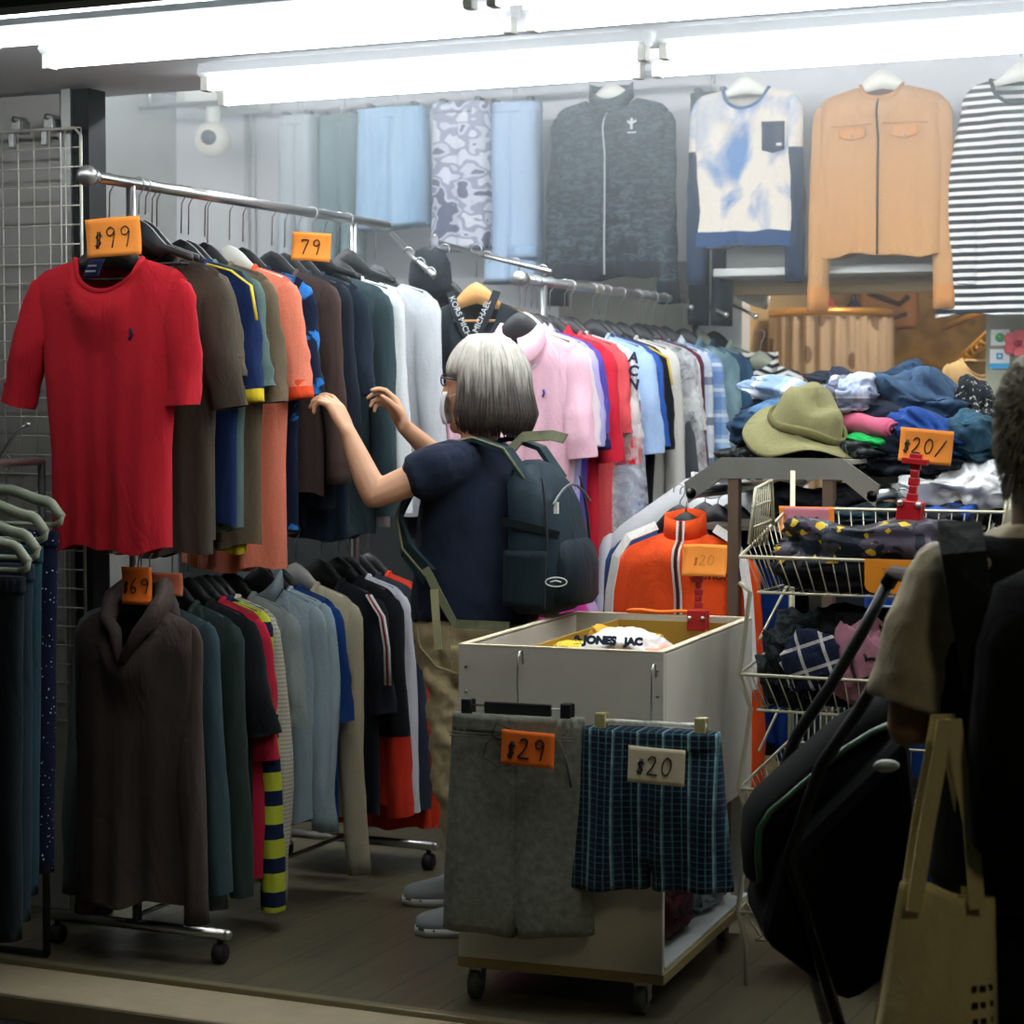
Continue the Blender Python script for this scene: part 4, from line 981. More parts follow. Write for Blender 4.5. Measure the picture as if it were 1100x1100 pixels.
# diagonal rail with clothes
A = at(1003, 412, Y=9.9); B = at(1062, 358, Y=8.6)
t = thing('clothes_rail', 'golden rail with clothes near the beige pillar', 'clothes rail', A)
obj('rail', MB().tube([(0, 0, 0), B - A], .016, 10), plain('brass2', '#c8963c', .35, .7), t)
obj('upper_rail', MB().tube([at(1015, 352, Y=9.9) - A, at(1062, 332, Y=8.8) - A], .014, 10), plain('brass3', '#d8a84c', .35, .7), t)
obj('rings', MB().tube([(B - A) * (k / 40) + Vector((.02 * cos(k * 1.9), 0, -.02 + .022 * sin(k * 1.9))) for k in range(41)], .005, 6), plain('brass4', '#e0b050', .35, .7), t)
for i, (k, col, lab, L_) in enumerate([(.06, '#a62430', 'dark red garment at the far end of the golden rail', .5), (.25, '#8c4a3a', 'rust brown garment on the golden rail', .5), (.42, '#d3b63e', 'mustard garment on the golden rail', .45), (.58, '#b6b85a', 'lime yellow garment on the golden rail', .75), (.74, '#1e2a2c', 'black garment on the golden rail', .7), (.86, '#c9b083', 'pale beige garment on the golden rail', .7)]):
    p = A.lerp(B, k)
    garment('hung_garment', lab, 'garment', p.x - .02, p.y, p.z, cloth(col), yaw=radians(50), sw=.15, hw=.17, L=L_, th=.04, seed=120 + i, ln=.4, sr=(.07, .05), nohang=True, drop=.05, grp='clothes on the golden rail')
# stickers on the grey board
def sticker(label, px0, py0, px1, py1, band):
    a = at(px0, py0, Y=7.67); b = at(px1, py1, Y=7.67); w, h_ = b.x - a.x, a.z - b.z
    t = thing('sticker', label, 'sticker', ((a.x + b.x) / 2, 7.678, (a.z + b.z) / 2), group='stickers on the grey board')
    obj('paper', MB().box((0, 0, 0), (w, .004, h_)), plain('sticker_paper', '#e8ecec', .5), t)
    if band == 'blue':
        obj('band', MB().box((0, -.003, -h_ * .36), (w, .004, h_ * .27)), plain('sticker_blue', '#28a4dc', .5), t)
        obj('symbol', MB().box((0, -.003, h_ * .14), (w * .34, .004, h_ * .32)), plain('sticker_blue2', '#3a9cd0', .5), t, bevel=.005)
        obj('symbol_window', MB().box((0, -.006, h_ * .14), (w * .14, .003, h_ * .12)), plain('sticker_paper2', '#e8ecec', .5), t)
    else:
        obj('symbol', MB().tube([(w * .18 * cos(q), -.004, h_ * .2 * sin(q)) for q in [2 * pi * i / 20 for i in range(20)]], .006, 6, closed=True).tube([(-w * .1, -.004, 0), (0, -.004, -h_ * .08), (w * .12, -.004, h_ * .12)], .005, 6), plain('sticker_green', '#3aa860', .5), t)
sticker('white sticker with a green round tick symbol', 1064, 354, 1084, 371, 'green')
sticker('white and blue payment sticker below the green one', 1063, 375, 1084, 396, 'blue')
q = at(1093, 369, Y=7.66); t = thing('paper_flower', 'pink paper flower stuck beside the stickers', 'decoration', q)
b = MB()
for k in range(5): b.ball((.03 * cos(k * 1.257), 0, .03 * sin(k * 1.257)), .024, (1, .3, 1), 6)
obj('petals', b, plain('pink_paper', '#e0626c', .7), t); obj('centre', MB().ball((0, -.012, 0), .012, (1, .5, 1), 6), plain('dark_pink', '#b03a48', .7), t)

# ---------------------------------------------------------------- cart with the bin
CW = plain('cart_white_board', '#cfcabb', .6, var=.35, bump=.1)
CE = plain('cart_wood_edge', '#8a7b4c', .7, var=.3)
CY = radians(4.0); CO = Vector((-1.668, 4.60, 0))
ct = thing('wooden_cart', 'white wooden bin on castors standing in the middle of the aisle', 'cart', CO, CY)
w, dp, zt, zb = .505, .86, .852, .105
obj('front_panel', MB().box((-w / 2, .009, (zt + zb) / 2), (w, .018, zt - zb)), CW, ct, bevel=.002)
obj('back_panel', MB().box((-w / 2, dp - .009, (zt + .40) / 2), (w, .018, zt - .40)), CW, ct, bevel=.002)
for x in (-.009, -w + .009): obj('side_panel', MB().box((x, dp / 2, (zt + .40) / 2 - .002), (.018, dp - .04, zt - .404)), CW, ct, bevel=.002)
obj('bin_floor', MB().box((-w / 2, dp / 2, .41), (w - .04, dp - .04, .016)), CW, ct)
obj('base_board', MB().box((-w / 2, dp / 2 + .002, zb - .012), (w + .006, dp + .004, .024)), CE, ct, bevel=.002)
obj('base_top', MB().box((-w / 2, dp / 2 + .02, zb + .004), (w - .01, dp - .05, .006)), plain('pale_board', '#b7bcb8', .6, var=.3), ct)
for x in (-w + .03, -.03): obj('back_leg', MB().box((x, dp - .03, .26), (.03, .03, .29)), CW, ct)
ed = MB()
ed.box((-w / 2, .009, zt + .0015), (w, .019, .003)); ed.box((-w / 2, dp - .009, zt + .0015), (w, .019, .003))
for x in (-.009, -w + .009): ed.box((x, dp / 2, zt + .0015), (.019, dp - .04, .003))
obj('edge_trim', ed, plain('pale_edge', '#d9ceb0', .6), ct)
sc_ = MB()
for x, z in ((-w + .02, zt - .05), (-w + .02, zt - .11), (-.014, zt - .04), (-.014, zt - .10), (-.014, zt - .16)): sc_.tube([(x, .002, z), (x, -.002, z)], .004, 8)
obj('screws', sc_, STEEL, ct)
for x in (-w + .03, -.06):
    for y in (.05, dp - .06):
        f = obj('castor', MB().box((x, y, zb - .034), (.034, .04, .02)).box((x - .014, y, zb - .055), (.003, .03, .04)).box((x + .014, y, zb - .055), (.003, .03, .04)), STEEL, ct)
        obj('castor_wheel', MB().tube([(x - .011, y - .012, .034), (x + .011, y - .012, .034)], .034, 20).tube([(x - .014, y - .012, .034), (x + .014, y - .012, .034)], .012, 10), plain('castor_grey', '#4a5140', .6), f)
def cart(p): return CO + Matrix.Rotation(CY, 3, 'Z') @ Vector(p)
# yellow-brown liner box inside the bin
LN = plain('ochre_cardboard', '#b8902e', .75, var=.4)
t = thing('cardboard_liner', 'open ochre cardboard box set inside the white bin', 'cardboard box', cart((-.20, .44, .42)), CY)
hx, hy, hz = .165, .385, .42
obj('wall', MB().box((-hx, 0, hz / 2), (.006, hy * 2, hz)), LN, t); obj('wall', MB().box((hx, 0, hz / 2), (.006, hy * 2, hz)), LN, t)
obj('wall', MB().box((0, hy, hz / 2), (hx * 2, .006, hz)), LN, t); obj('wall', MB().box((0, -hy, hz / 2), (hx * 2, .006, hz)), LN, t)
obj('bottom', MB().box((0, 0, .004), (hx * 2, hy * 2, .006)), LN, t)

def lump(name, label, cat, pos, size, mat, seed=0, yaw=0, grp=None, ridge=1.0, tilt=0, pw=.7, n=(72, 34), extra=None, roll=0):
    """crumpled or folded cloth lying in a heap; pos is its centre"""
    t = thing(name, label, cat, pos, group=grp, rot=(tilt, roll, yaw)); sx, sy, sz = [q / 2 for q in size]; b = MB(); R_ = []
    for j in range(1, n[1]):
        th = pi * j / n[1]; ring = []
        for i in range(n[0]):
            q = 2 * pi * i / n[0]
            f = lambda c: abs(c) ** pw * (1 if c > 0 else -1)
            p = Vector((sx * f(sin(th)) * f(cos(q)), sy * f(sin(th)) * f(sin(q)), sz * f(cos(th))))
            k = 1 / max(size) * 2.6
            a = noise.noise(Vector((p.x * k * 1.3, p.y * k, p.z * k * 3)) + Vector((seed * 5.1, seed, 0)))
            rr = 1 - abs(noise.noise(Vector((p.x * k * 3.5 + a * 2, p.y * k * 2, p.z * k * 5)) + Vector((0, seed * 3.7, 9)))) * 2
            layer = .03 * sin(p.z / sz * 7 + a * 3)
            r2_ = 1 - abs(noise.noise(Vector((p.x * k * 7 + a * 4, p.y * k * 5, p.z * k * 8 + a * 3)) + Vector((seed, 0, seed * 2)))) * 2
            ring.append(p * (1 + .18 * a * ridge + .15 * (rr - .5) * ridge + .05 * (r2_ - .5) + layer) + Vector((0, 0, sz * .45 * a * ridge)))
        R_.append(ring)
    b.loft(R_, True); obj('cloth_body', b, mat, t)
    if extra: extra(t, sx, sy, sz)
    return t
def rolled(name, label, cat, p0, p1, r, mat, grp=None):
    p0, p1 = Vector(p0), Vector(p1); t = thing(name, label, cat, p0, group=grp); d = p1 - p0; b = MB(); R_ = []
    dn = d.normalized(); a = dn.cross(Vector((0, 0, 1))).normalized(); u = a.cross(dn)
    for k in range(15):
        f = k / 14; e = 1 - .25 * (abs(2 * f - 1) ** 8)
        R_.append([d * f + (a * cos(q) + u * sin(q) * .85) * r * e * (1 + .05 * sin(3 * q + 9 * f) + .05 * sin(14 * f + q)) for q in [2 * pi * i / 24 for i in range(24)]])
    b.loft(R_, True); obj('roll', b, mat, t)
    for e, s in ((Vector((0, 0, 0)), -1), (d, 1)):
        obj('rolled_end', MB().tube([e + dn * s * .006 + (a * cos(q) + u * sin(q) * .85) * r * (.15 + .1 * q / 1.6) for q in [i * .4 for i in range(32)] if .15 + .1 * q / 1.6 < .82], .005, 6), mat, t)
    return t
# clothes in the bin
lump('folded_shirt', 'white shirt with dark printed letters lying in the bin', 'shirt', cart((-.165, .24, .815)), (.205, .24, .11), cloth('#e9e4e0'), 3, CY, ridge=.5, grp='clothes in the bin', roll=.0,
     extra=lambda t, sx, sy, sz: (lettering('lettering', '& JONES', .028, cloth('#1f2a3c'), t, (-.038, -.128, .040), (radians(56), 0, radians(4)), bold=.002), lettering('lettering', 'JAC', .026, cloth('#1f2a3c'), t, (.058, -.124, .040), (radians(56), 0, radians(14)), bold=.002)))
lump('folded_shirt', 'yellow cloth showing at the left of the printed white shirt', 'shirt', cart((-.295, .25, .812)), (.10, .20, .05), cloth('#e8c83c'), 4, CY, grp='clothes in the bin')
lump('folded_shirt', 'yellow-orange cloth behind the printed white shirt', 'shirt', cart((-.22, .43, .815)), (.20, .14, .09), cloth('#e9b23c'), 5, CY, grp='clothes in the bin')
lump('folded_shirt', 'peach cloth at the right end of the printed white shirt', 'shirt', cart((-.070, .20, .80)), (.08, .18, .07), cloth('#e8a58c'), 6, CY, grp='clothes in the bin')
lump('folded_shirt', 'teal cloth behind the printed white shirt in the bin', 'shirt', cart((-.17, .58, .74)), (.24, .12, .10), cloth('#4d7d80'), 7, CY, grp='clothes in the bin')
lump('stuffed_bag', 'dark red bundle lying on the lower shelf of the cart', 'bundle', cart((-.17, .32, .215)), (.28, .36, .21), cloth('#3a1216'), 8, CY)
lump('plastic_bag', 'greyish plastic bag on the lower shelf of the cart', 'plastic bag', cart((-.13, .66, .19)), (.20, .26, .16), plain('bag_plastic', '#7a868a', .35, bump=.6, bscale=20), 9, CY, ridge=1.6)
p0 = cart((-.27, dp, zt + .006)); p1 = cart((-.02, dp, zt + .006))
t = thing('orange_strip', 'orange card strip lying along the back edge of the bin', 'card strip', cart((-.26, dp - .005, zt + .008)), CY)
obj('strip', MB().slab(lambda u, v: Vector(((u - .5) * .17, (v - .5) * .03, .002 * sin(9 * u))), 10, 2, (0, 0, .006)), DEEP_ORANGE, t)
# sign clip: red stand with orange card
def clip_sign(label, lab2, base, h, lean=0, card=None):
    t = thing('sign_clip', label, 'sign clip', base, CY, group='red sign clips')
    obj('clamp', MB().box((0, -.012, .0), (.052, .014, .055)).box((0, .014, .0), (.052, .012, .05)).tube([(-.02, 0, .01), (.02, 0, .01)], .010, 10), REDP, t, bevel=.004)
    obj('pivot', MB().ball((-.018, -.022, .006), .007, n=6).ball((.018, -.022, .006), .007, n=6), CHROME, t)
    st = MB(); n = 5
    for i in range(n):
        z = .03 + (h - .05) * i / n; st.box((lean * i / n, .002, z + .01), (.022 - .006 * (i % 2), .014, (h - .05) / n * 1.02))
    obj('stem', st, REDP, t, bevel=.003)
    obj('jaw', MB().box((lean, -.006, h - .01), (.06, .02, .012)).box((lean, -.006, h - .024), (.03, .014, .02)), REDP, t, bevel=.002)
    return t
b0 = at(750, 666, Y=5.36) 
clip_sign('red plastic sign clip clamped on the back wall of the bin', '', b0, .135)
price_card('orange card with faint writing held on the bin by a red clip', b0 + Vector((.02, -.004, .20)), .12, .085, '$20', ORANGE_CARD, yaw=CY, tilt=radians(-14), name='price_card', r=.0004, th=.03)

# front of the cart: grey shorts and boxers on clip hangers
GS = cloth('#737768', P_blotch('#6a6e62', '#85897a', 60, .3, .7, 0), key='marl')
hp = cart((-.335, -.055, .715))
def strings(t):
    for z in (-.038, -.046): obj('waist_stitching', MB().tube([(-.155 + .31 * k / 20, -.039 - .004 * (1 - abs(k / 10 - 1) ** 4), z) for k in range(21)], .0014, 5), cloth('#5b5f54'), t)
    obj('drawstring', MB().tube([(-.03, -.042, -.03), (-.06, -.05, -.06), (-.065, -.055, -.09), (-.03, -.058, -.11), (.02, -.058, -.10), (.03, -.055, -.06), (.0, -.055, -.02), (-.035, -.052, -.01), (-.045, -.05, -.04), (-.02, -.048, -.05)], .0016, 6), INK, t)
    obj('pocket_seam', MB().tube([(.115, -.043, -.04), (.135, -.046, -.09), (.145, -.044, -.15)], .003, 6), cloth('#55584d'), t)
pants('sweat_shorts', 'large grey marl sweat shorts hung on the front of the white bin', 'shorts', hp + Vector((0, 0, -.018)), GS, .160, .186, .002, .50, .46, .032, seed=131, yaw=CY, extra=strings, fold=.8, band=GS, notch=.012)
clip_hanger('black clip hanger holding the grey sweat shorts', hp, .165, BLACKP, BLACKP, hook=.12, yaw=CY)
hp2 = cart((-.012, -.055, .698))
def boxp(h):
    nz = h.math('MULTIPLY', h.noise(45, 2, .6), 1.3)
    a = h.mix(h.math('MULTIPLY', h.lines(0, 17, .5), .5), srgb('#1c2638'), srgb('#0b1018'))
    a = h.mix(h.math('MULTIPLY', h.math('MULTIPLY', h.lines(2, 70, .22), nz), .55), a, srgb('#4f7f8c'))
    a = h.mix(h.math('MULTIPLY', h.math('MULTIPLY', h.lines(0, 51, .20), nz), .6), a, srgb('#5d98a0'))
    return h.mix(h.math('MULTIPLY', h.math('MULTIPLY', h.lines(0, 17, .07, .4), nz), .8), a, srgb('#a8d0d0'))
BX = cloth('#22303c', boxp, key='boxer')
pants('boxer_shorts', 'dark checked boxer shorts hung on the front corner of the bin', 'shorts', hp2 + Vector((.0, 0, -.018)), BX, .158, .192, .004, .36, .29, .034, seed=132, yaw=CY, fold=1.8, band=BX)
clip_hanger('clear clip hanger holding the dark checked boxer shorts', hp2, .235, film('clear_hanger', (.8, .8, .7), .6), plain('clear_clip', '#a59c6c', .2), hook=.12, yaw=CY)
price_card('orange card marked $29 pinned on the grey sweat shorts', cart((-.285, -.125, .675)), .128, .080, '$29', DEEP_ORANGE, yaw=CY, roll=radians(2), curl=.004, th=.05, r=.0022, tx=-.052)
price_card('cream card marked $20 pinned on the checked boxer shorts', cart((.022, -.130, .655)), .132, .082, '$20', CREAM_CARD, yaw=CY, roll=radians(2), curl=.003, th=.045, tx=-.048)
# ---------------------------------------------------------------- steel display rack behind the bin
FY, BY = 5.66, 6.75
xl, xa, xb, xr = Xat(735, FY), Xat(775, FY), Xat(905, FY), Xat(945, FY)
zt_, zs_ = at(840, 492, Y=FY).z, at(735, 524, Y=FY).z + .015
BAR = plain('brushed_bar', (.40, .40, .36), .42, .8, var=.4)
t = t0_ = thing('display_rack', 'steel display rack with flat bars bent down at their ends', 'clothes rack', (xa, FY, 0))
for y in (0, BY - FY):
    prof = [(xl, zs_), (xa, zt_), (xb, zt_), (xr, zs_)]; hgt = .058
    up = [Vector((x - xa, y, z)) for x, z in prof]; dn = [Vector((x - xa + (.012 if i == 0 else -.012 if i == 3 else 0), y, z - hgt)) for i, (x, z) in enumerate(prof)]
    b = MB()
    for i in range(3): b.extrude([up[i], up[i + 1], dn[i + 1], dn[i]], (0, .012, 0))
    obj('bent_bar', b, BAR, t)
for x in (xl + .02, xr - .02): obj('rail', MB().tube([(x - xa, .0, zs_ - .03), (x - xa, BY - FY, zs_ - .03)], .016, 12), CHROME, t)
for px in (787, 889):
    x = Xat(px, FY) - xa
    for y in (.02, BY - FY - .02): obj('post', MB().box((x, y, (zt_ - .02) / 2 + .02), (.032, .032, zt_ - .06)), plain('rust_post', '#6e5c4c', .6, .4, var=.4), t, bevel=.003)
obj('top_board', MB().box(((xb - xa) / 2, (BY - FY) / 2, zt_ - .01), (xb - xa + .04, BY - FY - .06, .012)), plain('board', '#8f8a7c', .7), t)
# garments on its left rail
G5 = 'jackets on the left rail of the steel rack'
SXL = xl + .02; SZ = zs_ - .03
def orange_x(t, s):
    WH = cloth('#e8e6e0')
    obj('chest_lettering', MB(), WH, t) if False else None
    lettering('lettering', 'SECTIONS', .028, cloth('#5a2a1c'), t, (.105, -.012, -.155), bold=.001, surf=s.surf)
    P = [s.F(0, i / 26, True) + Vector((0, -.007, 0)) for i in range(27)]
    P = [P[0] + Vector((.004, -.004, .055))] + P
    obj('zip', MB().tube(P, .004, 6), cloth('#3d2a26'), t)
    for k in (-.009, .009): obj('zip_tape', MB().tube([p + Vector((k, .002, 0)) for p in P], .004, 6, flat=.4), cloth('#ecd9cc'), t)
    b = MB().ribbon([Vector((-.085, s.surf(-.085, -.02) - .004, -.012)), Vector((-s.sw * .80, -.045, -.045)), Vector((-s.sw * .97, -.058, -.10)), Vector((-s.sw * 1.06, -.062, -.20)), Vector((-s.sw * 1.1, -.06, -.33)), Vector((-s.sw * 1.12, -.055, -.46))], .026, .006, (-.25, -1, .1)); obj('sleeve_stripe', b, WH, t)
    b = MB().ribbon([Vector((.09, s.surf(.085, -.02) - .004, -.016)), Vector((s.sw * .80, -.045, -.045)), Vector((s.sw * .97, -.058, -.10)), Vector((s.sw * 1.06, -.062, -.20)), Vector((s.sw * 1.1, -.06, -.33)), Vector((s.sw * 1.12, -.055, -.46))], .026, .006, (.25, -1, .1)); obj('sleeve_stripe', b, WH, t)
OR = cloth('#f4551f')
oc = Xat(737, 5.74)
garment('track_jacket', 'bright orange zip track jacket with white shoulder stripes behind the bin', 'jacket', oc, 5.74, SZ, OR, grp=G5, drop=.085, sw=.195, hw=.20, L=.66, th=.06, nw=.066, nf=.02, nb=.0, slope=.40, seed=141, ln=.58, sr=(.10, .07), out=.03, neck='stand', extra=orange_x, fold=.9, lmt=None, hname='orange track jacket')
for i, (dx, yy, col, lab) in enumerate([(-.055, 5.84, '#23406e', 'navy blue jacket hanging right behind the orange one'), (.03, 5.93, '#1a3f8c', 'royal blue jacket with white piping behind the orange one'), (-.04, 6.02, '#3d4a58', 'slate grey jacket third behind the orange one'), (.02, 6.11, '#1b2230', 'black jacket fourth behind the orange one')]):
    garment('jacket', lab, 'jacket', oc + dx, yy, SZ, cloth(col), grp=G5, drop=.07, sw=.205, hw=.21, L=.66, th=.04, slope=.40, seed=150 + i, ln=.55, sr=(.09, .06), neck='crew')
WPL = plain('white_plastic_sheet', '#e2e4e4', .3, bump=.8, bscale=14)
garment('covered_coat', 'white coat in a crinkled plastic cover behind the blue jackets', 'coat', oc - .07, 6.22, SZ + .15, WPL, grp=G5, drop=.06, sw=.36, hw=.36, L=.74, th=.05, slope=.68, seed=160, ln=.55, neck='crew', fold=1.6, nohang=True)
hanger('white plastic hanger holding the covered white coat', oc + .02, 6.30, SZ, 'white', .18, drop=.09)
# garments on its right rail
SXR = xr - .02
for i, (yy, col, lab) in enumerate([(5.80, '#20262c', 'black jacket, first on the right rail of the steel rack'), (5.92, '#2d3540', 'charcoal jacket, second on the right rail of the steel rack'), (6.06, '#c8cbcb', 'white plastic-covered garment on the right rail of the steel rack'), (6.2, '#d2d5d5', 'second white covered garment behind the first on the right rail')]):
    garment('jacket' if i < 2 else 'covered_garment', lab, 'jacket' if i < 2 else 'garment', SXR + .05 + .06 * i, yy, SZ, cloth(col) if i < 2 else WPL, drop=.06 if i > 1 else .09, sw=.20 + .04 * (i > 1), hw=.22, L=.6, th=.05, slope=.38, seed=170 + i, ln=.5, neck='crew', fold=1.5, grp='garments on the right rail of the steel rack')
for i in range(5): 
    p = at(1012 + 9 * i, 505 + 5 * i, Y=6.5)
for i in range(4):
    t = thing('spare_hanger', 'empty wire hanger on the right rail of the steel rack, ' + ('nearest the covered garments', 'second from the covered garments', 'third from the covered garments', 'furthest from the covered garments')[i], 'hanger', (SXR, 6.34 + .07 * i, SZ), group='empty wire hangers')
    obj('wire', MB().tube(hook_path(drop=.09) + [Vector((-.17, 0, -.16)), Vector((-.16, 0, -.175)), Vector((.16, 0, -.175)), Vector((.17, 0, -.16)), Vector((0, 0, -.09))], .0018, 6), CHROME, t)

# the heap on the top board
obj('middle_board', MB().box(((xb - xa) / 2 + .10, .55, 1.075), (xb - xa + .42, .95, .012)), plain('board2', '#6f6a5e', .7), t0_)
GH = 'clothes heaped on top of the steel rack'
def H(name, label, cat, px, py, Y, w, h_, dpt, mat, seed, yaw=0, **kw):
    p = at(px, py, Y=Y); k = p.y * CA - p.x * SA
    return lump(name, label, cat, p, (w * k / FPX / .93, dpt, h_ * k / FPX), mat, seed, yaw, GH, **kw)
DN = cloth('#1d3450', DENIM('#264460', '#142436')); DN2 = cloth('#4a6c8c', DENIM('#5a7c9c', '#32506e')); DKN = cloth('#161d2c'); BLU = cloth('#1a3d7c')
LTB = cloth('#4a6c90', DENIM('#5a80a6', '#2c4a6a'))
H('folded_clothes', 'black lace-like clothes at the bottom of the heap beside the hat', 'clothes', 872, 491, 6.0, 160, 30, .5, cloth('#1a1d20', P_blotch('#14171a', '#4e5452', 26, .52, .6, 2), key='lace'), 11, ridge=1.2)
H('folded_clothes', 'black clothes at the bottom of the heap behind the orange card', 'clothes', 985, 490, 6.1, 150, 44, .5, cloth('#1b2026', P_blotch('#151a20', '#3b4450', 20, .5, .6, 1), key='lace2'), 12, ridge=1.2)
H('folded_clothes', 'dark navy clothes in the middle of the heap', 'clothes', 905, 455, 6.25, 190, 60, .55, DKN, 13, ridge=.8)
H('jeans', 'dark indigo jeans at the left end of the heap under the denim roll', 'jeans', 835, 462, 6.1, 80, 36, .4, DN, 14)
p0, p1 = at(812, 452, Y=5.95), at(862, 434, Y=6.15)
rolled('rolled_jeans', 'rolled blue jeans at the left end of the heap', 'jeans', p0, p1, .052, LTB, GH)
H('shirt', 'light blue checked shirt on top of the heap', 'shirt', 868, 424, 6.2, 120, 24, .35, cloth('#a9bfd8', P_plaid('#b9cbe0', '#eef1f4', '#5f7fae', 10, 10, .2, .2), key='plaidh'), 15, roll=radians(8), ridge=1.0)
H('shirt', 'white shirt with navy checks hanging over the front of the heap', 'shirt', 912, 426, 6.05, 52, 42, .25, cloth('#c9cfd9', P_plaid('#d5d9e0', '#2b3350', '#8a9cc0', 9, 9, .25, .25), key='plaidi'), 16)
H('folded_clothes', 'flat black garment on top behind the checked shirts', 'clothes', 910, 412, 6.4, 70, 18, .35, cloth('#18222c'), 17, roll=radians(10))
H('jeans', 'navy trousers folded on top in the middle of the heap', 'trousers', 945, 432, 6.3, 95, 54, .4, cloth('#1a2438'), 18, roll=radians(14))
H('jeans', 'blue-grey jeans crowning the heap', 'jeans', 998, 428, 6.25, 92, 48, .4, cloth('#33475c', DENIM('#3c546e', '#22344a')), 19, roll=radians(14), ridge=1.2)
H('jeans', 'dark denim leg sticking up at the top of the heap', 'jeans', 972, 412, 6.35, 48, 34, .3, DN, 20, roll=radians(-18), ridge=1.3)
H('folded_clothes', 'dark patterned clothes at the right top of the heap', 'clothes', 1048, 440, 6.3, 52, 40, .3, cloth('#252a30', P_blotch('#1c2126', '#a8a89c', 30, .58, .62, 2), key='lace3'), 21, roll=radians(30), ridge=1.5)
H('trousers', 'bright royal blue trousers folded to a point in the heap', 'trousers', 1008, 466, 6.0, 82, 34, .35, BLU, 22, roll=radians(18), ridge=1.2)
H('jeans', 'teal jeans at the right end of the heap', 'jeans', 1050, 474, 6.05, 56, 44, .35, cloth('#20404f', DENIM('#2b5064', '#142a36')), 23, roll=radians(25), ridge=1.4)
H('folded_clothes', 'navy clothes behind the orange $20 card', 'clothes', 972, 482, 6.0, 70, 36, .3, DKN, 24)
H('folded_clothes', 'bright green cloth under the pink roll', 'clothes', 937, 474, 5.93, 46, 16, .2, cloth('#179a4a'), 25, roll=radians(10))
rolled('rolled_towel', 'rolled dusty pink towel beside the olive hat', 'towel', at(900, 452, Y=6.0), at(958, 462, Y=5.86), .036, cloth('#b5566e'), GH)
H('folded_clothes', 'black folded clothes on the board under the bent steel bar', 'clothes', 880, 540, 5.86, 110, 34, .35, cloth('#121518'), 26)
H('folded_clothes', 'teal edged dark clothes on the board left of the red sign clip', 'clothes', 925, 552, 5.80, 60, 22, .3, cloth('#22383f'), 27)
H('folded_clothes', 'black and blue clothes on the board right of the red sign clip', 'clothes', 1012, 556, 5.84, 70, 34, .35, cloth('#14203c', P_blotch('#101216', '#1f4a9c', 9, .5, .56, 1), key='blkblu'), 28)
H('plastic_wrapped_clothes', 'white plastic-wrapped clothes bulging right of the red sign clip', 'clothes', 1030, 524, 6.0, 110, 46, .4, WPL, 29, ridge=1.5)
H('plastic_wrapped_clothes', 'small white plastic bundle between bent bar and red sign clip', 'clothes', 972, 522, 6.15, 60, 26, .3, WPL, 30, ridge=1.5)
# hats
def hat(label, px, py, Y, r, hh, mat, yaw=0, tilt=0, roll=0, grp='hats on the heap'):
    t = thing('bucket_hat', label, 'hat', at(px, py, Y=Y), group=grp, rot=(tilt, roll, yaw)); b = MB(); R_ = []
    for q, z in ((.02, hh * 1.0), (.5, hh * 1.0), (.66, hh * .94), (.74, hh * .75), (.8, hh * .4), (.86, hh * .05), (.90, 0)):
        R_.append([Vector((r * .72 * q * cos(a) * (1 + .05 * sin(3 * a + q * 4)), r * .72 * q * sin(a) * (1 + .06 * sin(2 * a + 1)), z + .012 * sin(3 * a + q * 6) - .02 * (z / hh) * cos(a + 1))) for a in [2 * pi * i / 48 for i in range(48)]])
    b.loft(R_, True); obj('crown', b, mat, t); b = MB(); R_ = []
    for q, z in ((.60, .004), (.72, -.010), (.86, -.026), (1.0, -.036), (1.0, -.042), (.86, -.032), (.60, -.004)):
        R_.append([Vector((r * q * cos(a), r * q * sin(a), z * (1 + .9 * sin(2 * a + .6) + .2 * sin(5 * a)))) for a in [2 * pi * i / 64 for i in range(64)]])
    b.loft(R_, False, closed=True); o = obj('brim', b, mat, t)
    bd = MB().tube([(r * .655 * cos(a), r * .655 * sin(a), .012 + .008 * sin(3 * a)) for a in [2 * pi * i / 40 for i in range(40)]], .006, 6, closed=True, flat=2.2)
    obj('hat_band', bd, cloth('#6c6a42'), t)
    return t
OL = cloth('#837f58')
hat('black hat lying under the olive bucket hat', 842, 481, 5.88, .135, .05, cloth('#23261f'), yaw=2, tilt=radians(10), roll=radians(6))
hat('olive bucket hat lying on the front of the heap', 866, 461, 5.82, .168, .095, OL, yaw=.4, tilt=radians(16), roll=radians(16))

